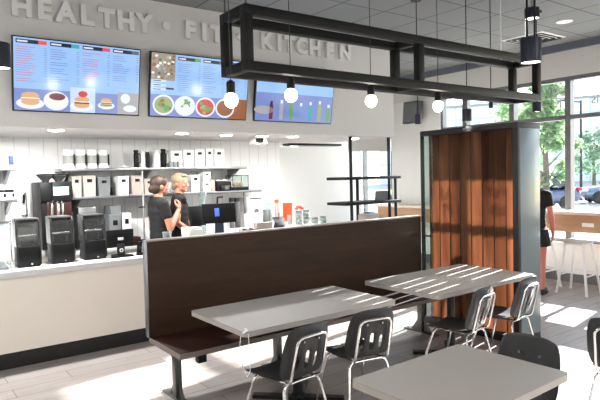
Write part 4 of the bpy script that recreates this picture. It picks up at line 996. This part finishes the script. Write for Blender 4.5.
def person(label, loc, rz, S, arms, hair, skirt=False, turn=0, sleeve=.36, trousers='shirt', bun=False):
    t = thing('person', label, 'person', loc, rz)
    k = S/1.76
    def V(x, y, z): return Vector((x*k, y*k, z*k))
    HM = Matrix.Translation(V(0, .015, 1.53)) @ Euler((-.06, 0, turn)).to_matrix().to_4x4()
    def Hp(x, y, z): return HM @ V(x, y, z-1.53)
    b = B()
    # trunk, legs
    for z, rx, ry, y in ((.95, .155, .105, 0), (1.05, .138, .095, 0), (1.12, .138, .095, 0), (1.22, .145, .098, .005), (1.32, .158, .10, .0), (1.42, .14, .082, -.005)): b.ell(V(0, y, z), (rx*k, ry*k, .12*k), 18, 10)
    cap(b, V(-.14, -.005, 1.435), V(.14, -.005, 1.435), .058*k, .058*k)
    cap(b, V(0, -.01, 1.44), V(0, .012, 1.58), .058*k, .052*k)
    for s in (-1, 1):
        chain(b, [V(s*.09, 0, .92), V(s*.095, .012, .5), V(s*.1, -.012, .1)], [.088*k, .056*k, .04*k])
        chain(b, [V(s*.1, -.03, .05), V(s*.105, .06, .04), V(s*.11, .15, .028)], [.038*k, .036*k, .026*k])
    # head
    b.ell(Hp(0, .0, 1.665), (.074*k, .094*k, .098*k), 20, 14); b.ell(Hp(0, .035, 1.60), (.056*k, .058*k, .062*k), 16, 12); b.ell(Hp(0, .072, 1.562), (.026*k, .022*k, .02*k), 12, 8)
    b.ell(Hp(0, .066, 1.665), (.058*k, .034*k, .05*k), 14, 10)
    cap(b, Hp(0, .094, 1.66), Hp(0, .112, 1.622), .009*k, .014*k, 10)
    for s in (-1, 1):
        b.ell(Hp(s*.076, -.008, 1.638), (.011*k, .02*k, .031*k), 10, 8); b.ell(Hp(s*.012, .103, 1.618), (.009*k, .009*k, .008*k), 8, 6); b.ell(Hp(s*.042, .072, 1.62), (.024*k, .02*k, .022*k), 10, 8)
    b.ell(Hp(0, .088, 1.588), (.022*k, .012*k, .010*k), 10, 8)
    cl = B()
    for (sh, el, wr, d, nrm, cu), s in zip(arms, (1, -1)):
        sh, el, wr = V(*sh), V(*el), V(*wr)
        chain(b, [sh, sh.lerp(el, .5), el, el.lerp(wr, .35), wr], [.049*k, .045*k, .038*k, .039*k, .026*k])
        hand(b, wr, d, nrm, k, -s, cu)
        m_ = sh.lerp(el, sleeve+.1); cap(cl, sh, m_, .062*k, .059*k)
    body = blob(b, 'body', M['skinleg'] if skirt else M['skin'], t, .0065, 3)
    # clothes
    for z, rx, ry, y in ((.93, .168, .118, 0), (1.0, .16, .113, 0), (1.07, .155, .11, 0), (1.14, .155, .11, .002), (1.21, .16, .112, .005), (1.28, .166, .115, .003), (1.35, .168, .113, .0), (1.42, .15, .095, -.005)): cl.ell(V(0, y, z), (rx*k, ry*k, .12*k), 18, 10)
    cap(cl, V(-.15, -.005, 1.437), V(.15, -.005, 1.437), .07*k, .07*k); cl.lathe([(.075*k, 1.46*k), (.068*k, 1.505*k), (.0, 1.505*k)], (0, 0, 0), 18)
    if skirt: cl.lathe([(.0, .70*k), (.215*k, .70*k), (.185*k, .95*k), (.0, .98*k)], (0, 0, 0), 22)
    blob(cl, 'dress' if skirt else 'shirt', M['shirt'], t, .011, 3)
    if not skirt:
        tr = B()
        for s in (-1, 1): chain(tr, [V(s*.09, 0, .92), V(s*.097, .012, .5), V(s*.102, -.012, .1)], [.104*k, .074*k, .062*k])
        tr.ell(V(0, 0, .95), (.178*k, .126*k, .11*k)); blob(tr, 'trousers', M[trousers], t, .012, 3)
    for s in (-1, 1):
        sh = B(); sh.ell(V(s*.105, .045, .045), (.05*k, .135*k, .05*k), 14, 8); sh.box(V(s*.105, .045, .012), (.085*k, .26*k, .022*k), .008); blob(sh, 'shoe', M['shoe'], t, .009, 2)
    # face details, hair
    for s in (-1, 1):
        e = B(); e.ell(Hp(s*.032, .093, 1.655), (.012*k, .006*k, .006*k), 10, 6); e.obj('eye', M['eye'], t)
        e = B(); e.tube([Hp(s*.016, .1, 1.676), Hp(s*.034, .098, 1.682), Hp(s*.052, .082, 1.674)], .0035*k, 6); e.obj('eyebrow', hair, t)
    e = B(); e.ell(Hp(0, .098, 1.588), (.022*k, .006*k, .0065*k), 10, 6); e.obj('mouth', M['lip'], t)
    h = B()
    h.ell(Hp(0, -.022, 1.688), (.083*k, .098*k, .09*k), 20, 12); h.ell(Hp(0, -.052, 1.63), (.075*k, .062*k, .08*k), 16, 10); h.ell(Hp(0, .042, 1.742), (.064*k, .05*k, .024*k), 14, 8)
    for s in (-1, 1): h.ell(Hp(s*.068, .01, 1.695), (.018*k, .055*k, .05*k), 10, 8)
    if bun: h.ell(Hp(0, -.105, 1.61), (.035*k, .035*k, .045*k), 14, 10)
    else: h.ell(Hp(0, -.085, 1.60), (.05*k, .035*k, .05*k), 12, 8)
    blob(h, 'hair', hair, t, .008, 2)
    return t
RA = ((.175, 0, 1.44), (.21, .055, 1.155), (.085, .215, 1.36), (-.3, .3, .85), (-.6, -.3, .2), .55)
LA = ((-.175, 0, 1.44), (-.205, -.02, 1.16), (-.2, .05, .92), (0, .15, -1), (1, 0, 0), .3)
pA = person('dark-haired worker in a black T-shirt raising a hand with a phone to the chin', (X(157.8, 1.65, 6.42), 6.42, 0), math.radians(-92), 1.77, (RA, LA), M['hairdark'], bun=True, turn=math.radians(4))
ph = B().box((0, 0, 0), (.012, .14, .07), .005).obj('phone', M['black']); ph.rotation_euler = (0, 0, math.radians(-92))
ph.matrix_world = pA.matrix_world.copy() if False else ph.matrix_world
pw = Matrix.Translation(pA.location) @ Euler((0, 0, math.radians(-92))).to_matrix().to_4x4() @ Vector((.05, .30, 1.465))
ph.location = pw; tag(ph, 'dark phone held up in the hand of the dark-haired worker', 'phone')
RB = ((.175, 0, 1.45), (.225, -.01, 1.17), (.19, .21, 1.01), (-.1, .95, -.3), (-.3, 0, -1), .4)
LB_ = ((-.175, 0, 1.45), (-.215, .03, 1.18), (-.12, .2, 1.02), (.2, .95, -.3), (.3, 0, -1), .4)
pB = person('fair-haired worker in a black T-shirt standing behind the other worker', (X(178.5, 1.65, 6.71), 6.71, 0), math.radians(-120), 1.80, (RB, LB_), M['hairblond'], turn=math.radians(-24))
RC = ((.18, 0, 1.44), (.23, -.02, 1.15), (.235, .06, .9), (0, .1, -1), (-1, 0, 0), .3)
LC = ((-.18, 0, 1.44), (-.23, -.02, 1.15), (-.235, .06, .9), (0, .1, -1), (1, 0, 0), .3)
pC = person('person in black with bare legs standing at the window bar behind the partition', (7.36, 4.42, 0), math.radians(-75), 1.70, (RC, LC), M['hairdark'], skirt=True)

# ------------------------------------------------------------------ the street outside
ZG = -.2
M['asphalt'] = mat('asphalt', (150, 150, 150), .9, scale=60, var=.1); M['walk'] = mat('sidewalk', (206, 202, 194), .9, scale=20, var=.06); M['grass'] = mat('grass', (124, 158, 78), .9, scale=40, var=.3)
struct(B().b2((XW+.2, -40, ZG-.3), (140, 130, ZG)).b2((-60, -40, ZG-.3), (XL-.2, 130, ZG)).b2((XL-.2, -40, ZG-.3), (XW+.2, YB, ZG)).b2((XL-.2, 9.4, ZG-.3), (XW+.2, 130, ZG)).obj('ground', M['asphalt']))
def gp_(px, d): v = _ray(px, 168); v = Vector((v.x, v.y, 0)); return v*d          # a spot on the street at depth d along a sight line
struct(B().b2((XW+.2, -40, ZG), (XW+3.0, 130, ZG+.02)).obj('sidewalk', M['walk']))
u_ = gp_(575, 1).normalized(); n_ = Vector((-u_.y, u_.x, 0))
c0 = gp_(575, 42)
struct(B().prism([c0-n_*70-u_*3+Vector((0, 0, ZG)), c0+n_*70-u_*3+Vector((0, 0, ZG)), c0+n_*70+u_*14+Vector((0, 0, ZG)), c0-n_*70+u_*14+Vector((0, 0, ZG))], (0, 0, .12)).obj('grass_verge', M['grass']))
struct(B().prism([c0-n_*70-u_*5.2+Vector((0, 0, ZG)), c0+n_*70-u_*5.2+Vector((0, 0, ZG)), c0+n_*70-u_*3+Vector((0, 0, ZG)), c0-n_*70-u_*3+Vector((0, 0, ZG))], (0, 0, .1)).obj('kerb', M['walk']))
# building
bdw = brick('facade_panels', (206, 212, 222), (198, 206, 218), (160, 170, 186), 6, 3.2, .12, .6, 0, rotx=PI/2)
M['bwin'] = mat('facade_glass', (150, 164, 186), .3, spec=.7)
cb_ = gp_(588, 92)
bd = thing('office_building', 'pale blue grey office building across the street', 'building', (cb_.x, cb_.y, ZG)); bd.rotation_euler.z = math.atan2(n_.y, n_.x)
B().b2((-30, 0, 0), (30, 16, 11.4), .1).obj('wall', bdw, bd)
for fz in range(3):
    for q in range(16):
        B().b2((-28+3.6*q, -.08, 1.2+3.5*fz), (-26.2+3.6*q, .02, 3.3+3.5*fz)).obj('window', M['bwin'], bd)
B().b2((-30.2, -.25, 11.4), (30.2, 16.2, 11.8)).obj('parapet', M['frame'], bd)
# trees
M['leaf'] = mat('leaf_green', (124, 150, 108), .6, var=.3, scale=6); M['leafdark'] = mat('leaf_dark_green', (116, 138, 122), .6, var=.3, scale=6)
for k_ in ('leaf', 'leafdark'):
    nt_ = M[k_].node_tree; tl_ = nt_.nodes.new('ShaderNodeBsdfTranslucent'); mx_n = nt_.nodes.new('ShaderNodeMixShader'); mx_n.inputs[0].default_value = .5
    tl_.inputs['Color'].default_value = nt_.nodes['Principled BSDF'].inputs['Base Color'].links[0].from_node.inputs['B'].default_value
    nt_.links.new(nt_.nodes['Principled BSDF'].outputs[0], mx_n.inputs[1]); nt_.links.new(tl_.outputs[0], mx_n.inputs[2]); nt_.links.new(mx_n.outputs[0], nt_.nodes['Material Output'].inputs['Surface']); M['bark'] = mat('bark', (92, 80, 70), .9, var=.2)
def tree(label, loc, h, crown_r, crown_z0, m, n=2600, seed=1):
    rr = random.Random(seed); t = thing('street_tree', label, 'tree', loc, group='trees across the street')
    tb_ = B(); tb_.tube([(0, 0, 0), (.05, .02, h*.3), (0, .05, h*.62), (.02, 0, h*.9)], [.16, .12, .08, .02], 10)
    for k in range(9):
        a = k*2.4; z = crown_z0+(h-crown_z0)*.07*k; L = crown_r*(.9-.06*k); tb_.tube([(0, 0, z), (L*.4*math.cos(a), L*.4*math.sin(a), z+.3), (L*.8*math.cos(a), L*.8*math.sin(a), z+.7)], [.05, .03, .012], 6)
    tb_.obj('trunk', M['bark'], t)
    lf = B(); cz = (h+crown_z0)/2; hz = (h-crown_z0)/2
    clus = []
    for k in range(46):
        while True:
            p = Vector((rr.uniform(-1, 1), rr.uniform(-1, 1), rr.uniform(-1, 1)))
            if .25 < p.length < 1: break
        clus.append(Vector((p.x*crown_r*(1-.25*p.z), p.y*crown_r*(1-.25*p.z), cz+p.z*hz)))
    for k in range(n):
        c = rr.choice(clus)+Vector((rr.gauss(0, .22), rr.gauss(0, .22), rr.gauss(0, .2)))*crown_r*.55
        a = Vector((rr.uniform(-1, 1), rr.uniform(-1, 1), rr.uniform(-.6, .6))).normalized(); q = a.orthogonal().normalized(); q.rotate(Matrix.Rotation(rr.random()*6, 3, a)); s = rr.uniform(.09, .18)
        f = lf.bm.faces.new([lf.bm.verts.new(v) for v in (c-a*s, c+q*s*.45, c+a*s, c-q*s*.45)])
    lf.obj('foliage', m, t); return t
g = gp_(546, 24); tree('tall leafy green tree behind the first parked car, left of the wide window post', (g.x, g.y, ZG), 6.0, 1.15, 1.35, M['leaf'], 4200, 3)
g = gp_(594, 44); tree('rounded darker green tree right of the wide window post, across the street', (g.x, g.y, ZG), 5.1, 1.9, 1.3, M['leafdark'], 3000, 8)
g = gp_(513, 34); tree('leafy tree seen between the hanging lamps and the partition top', (g.x, g.y, ZG), 6.2, 1.9, 1.5, M['leaf'], 3000, 11)
# cars
M['carblue'] = mat('car_paint_blue', (44, 62, 96), .25, spec=.7, coat=.6); M['cargrey'] = mat('car_paint_blue_grey', (78, 92, 118), .25, spec=.7, coat=.6)
M['cglass'] = mat('car_glass', (24, 30, 36), .06, spec=.8); M['tyre'] = mat('tyre', (24, 24, 24), .8); M['rim'] = mat('rim', (190, 192, 196), .3, .8)
M['red'] = mat('tail_lamp_red', (224, 50, 66), .3); M['lampw'] = mat('head_lamp', (224, 228, 232), .15); M['platew'] = mat('plate_white', (220, 220, 220), .5)
def car(label, loc, rz, paint):
    t = thing('parked_car', label, 'car', loc, rz, group='cars parked outside')
    # length along x (front +x); sections: x, floor, belt, half width
    def loft(secs, n=1):
        b = B(); rings = []
        for x, pr in secs: rings.append([b.bm.verts.new((x, y, z)) for y, z in pr])
        for a, c in zip(rings, rings[1:]):
            for i in range(len(a)): b.bm.faces.new((a[i], a[(i+1) % len(a)], c[(i+1) % len(a)], c[i]))
        b.bm.faces.new(list(reversed(rings[0]))); b.bm.faces.new(rings[-1]); return b
    def sec(z0, z1, w0, w1): return [(-w0*.92, z0), (-w0, z0+.12), (-w0*1.02, (z0+z1)/2), (-w1, z1), (w1, z1), (w0*1.02, (z0+z1)/2), (w0, z0+.12), (w0*.92, z0)]
    o = loft([(-2.28, sec(.42, .86, .74, .70)), (-2.18, sec(.28, 1.0, .85, .80)), (-1.4, sec(.22, 1.06, .90, .84)), (0, sec(.2, 1.03, .91, .85)), (1.2, sec(.22, 1.0, .90, .82)), (1.95, sec(.26, .9, .86, .76)), (2.25, sec(.36, .74, .74, .66))]).obj('body', M[paint], t)
    q = o.modifiers.new('round', 'SUBSURF'); q.levels = 2; q.render_levels = 2
    o = loft([(-2.1, sec(.98, 1.06, .76, .74)), (-1.75, sec(.98, 1.58, .80, .60)), (-.9, sec(.98, 1.68, .82, .62)), (.2, sec(.98, 1.64, .82, .61)), (1.15, sec(.95, 1.02, .80, .74))]).obj('cabin_glass', M['cglass'], t)
    q = o.modifiers.new('round', 'SUBSURF'); q.levels = 1; q.render_levels = 1
    o = loft([(-1.9, sec(1.54, 1.57, .56, .54)), (-1.5, sec(1.58, 1.66, .63, .58)), (-.9, sec(1.62, 1.71, .63, .58)), (.1, sec(1.58, 1.67, .62, .57)), (.5, sec(1.46, 1.5, .58, .55))]).obj('roof', M[paint], t)
    for s in (-1, 1):
        for x, w_ in ((-.05, .05), (-1.05, .06)): B().prism([(x-w_, s*.84, 1.0), (x+w_, s*.84, 1.0), (x+w_-.05, s*.64, 1.62), (x-w_-.05, s*.64, 1.62)], (0, s*.012, 0)).obj('pillar', M[paint], t)
        B().ell((.85, s*.97, 1.06), (.09, .11, .07), 12, 8).obj('mirror', M[paint], t)
        B().box((-2.16, s*.66, .93), (.16, .34, .16), .04, rot=(0, 0, s*.3)).obj('tail_lamp', M['red'], t)
        B().box((2.02, s*.62, .72), (.34, .3, .13), .05, rot=(0, 0, -s*.5)).obj('head_lamp', M['lampw'], t)
        for x in (-1.42, 1.40):
            wm_ = Matrix.Translation((x, s*.80, .34)) @ Euler((PI/2, 0, 0)).to_matrix().to_4x4()
            wh = B().lathe([(.2, -.11), (.32, -.11), (.34, -.07), (.34, .07), (.32, .11), (.2, .11)], n=26, mtx=wm_).obj('wheel', M['tyre'], t)
            b = B().lathe([(0, -.1), (.07, -.1), (.2, -.085), (.215, -.1), (.215, .1), (.2, .085), (.07, .1), (0, .1)], n=20, mtx=wm_)
            b.obj('rim', M['rim'], wh)
    B().b2((-2.33, -.26, .62), (-2.27, .26, .74), .005).obj('number_plate', M['platew'], t); B().b2((-2.3, -.8, .36), (-2.2, .8, .5), .04).obj('bumper', M['tyre'], t); B().b2((2.2, -.55, .42), (2.3, .55, .6), .03).obj('grille', M['tyre'], t)
    return t
car_dir = math.atan2(n_.y, n_.x)
g = gp_(529, 28); car('dark blue car with a red tail lamp parked left of the wide window post', (g.x, g.y, ZG), car_dir+math.radians(28), 'carblue')
g = gp_(622, 31); car('blue grey car parked right of the wide window post, cut by the photo edge', (g.x, g.y, ZG), car_dir+math.radians(14), 'cargrey')
pole = gp_(581, 36); lp = thing('street_light', 'thin dark street light pole in front of the pale blue building', 'street light', (pole.x, pole.y, ZG))
B().tube([(0, 0, 0), (0, 0, 6.2)], [.09, .06], 10).obj('pole', M['pframe'], lp); B().tube([(0, 0, 6.1), (n_.x*1.2, n_.y*1.2, 6.3)], .04, 8).obj('arm', M['pframe'], lp); B().ell((n_.x*1.4, n_.y*1.4, 6.28), (.3, .3, .08)).obj('lamp_head', M['frame'], lp)
scene.view_settings.view_transform = 'Standard'; scene.view_settings.look = 'None'
scene.view_settings.gamma = 1; scene.view_settings.exposure = .5
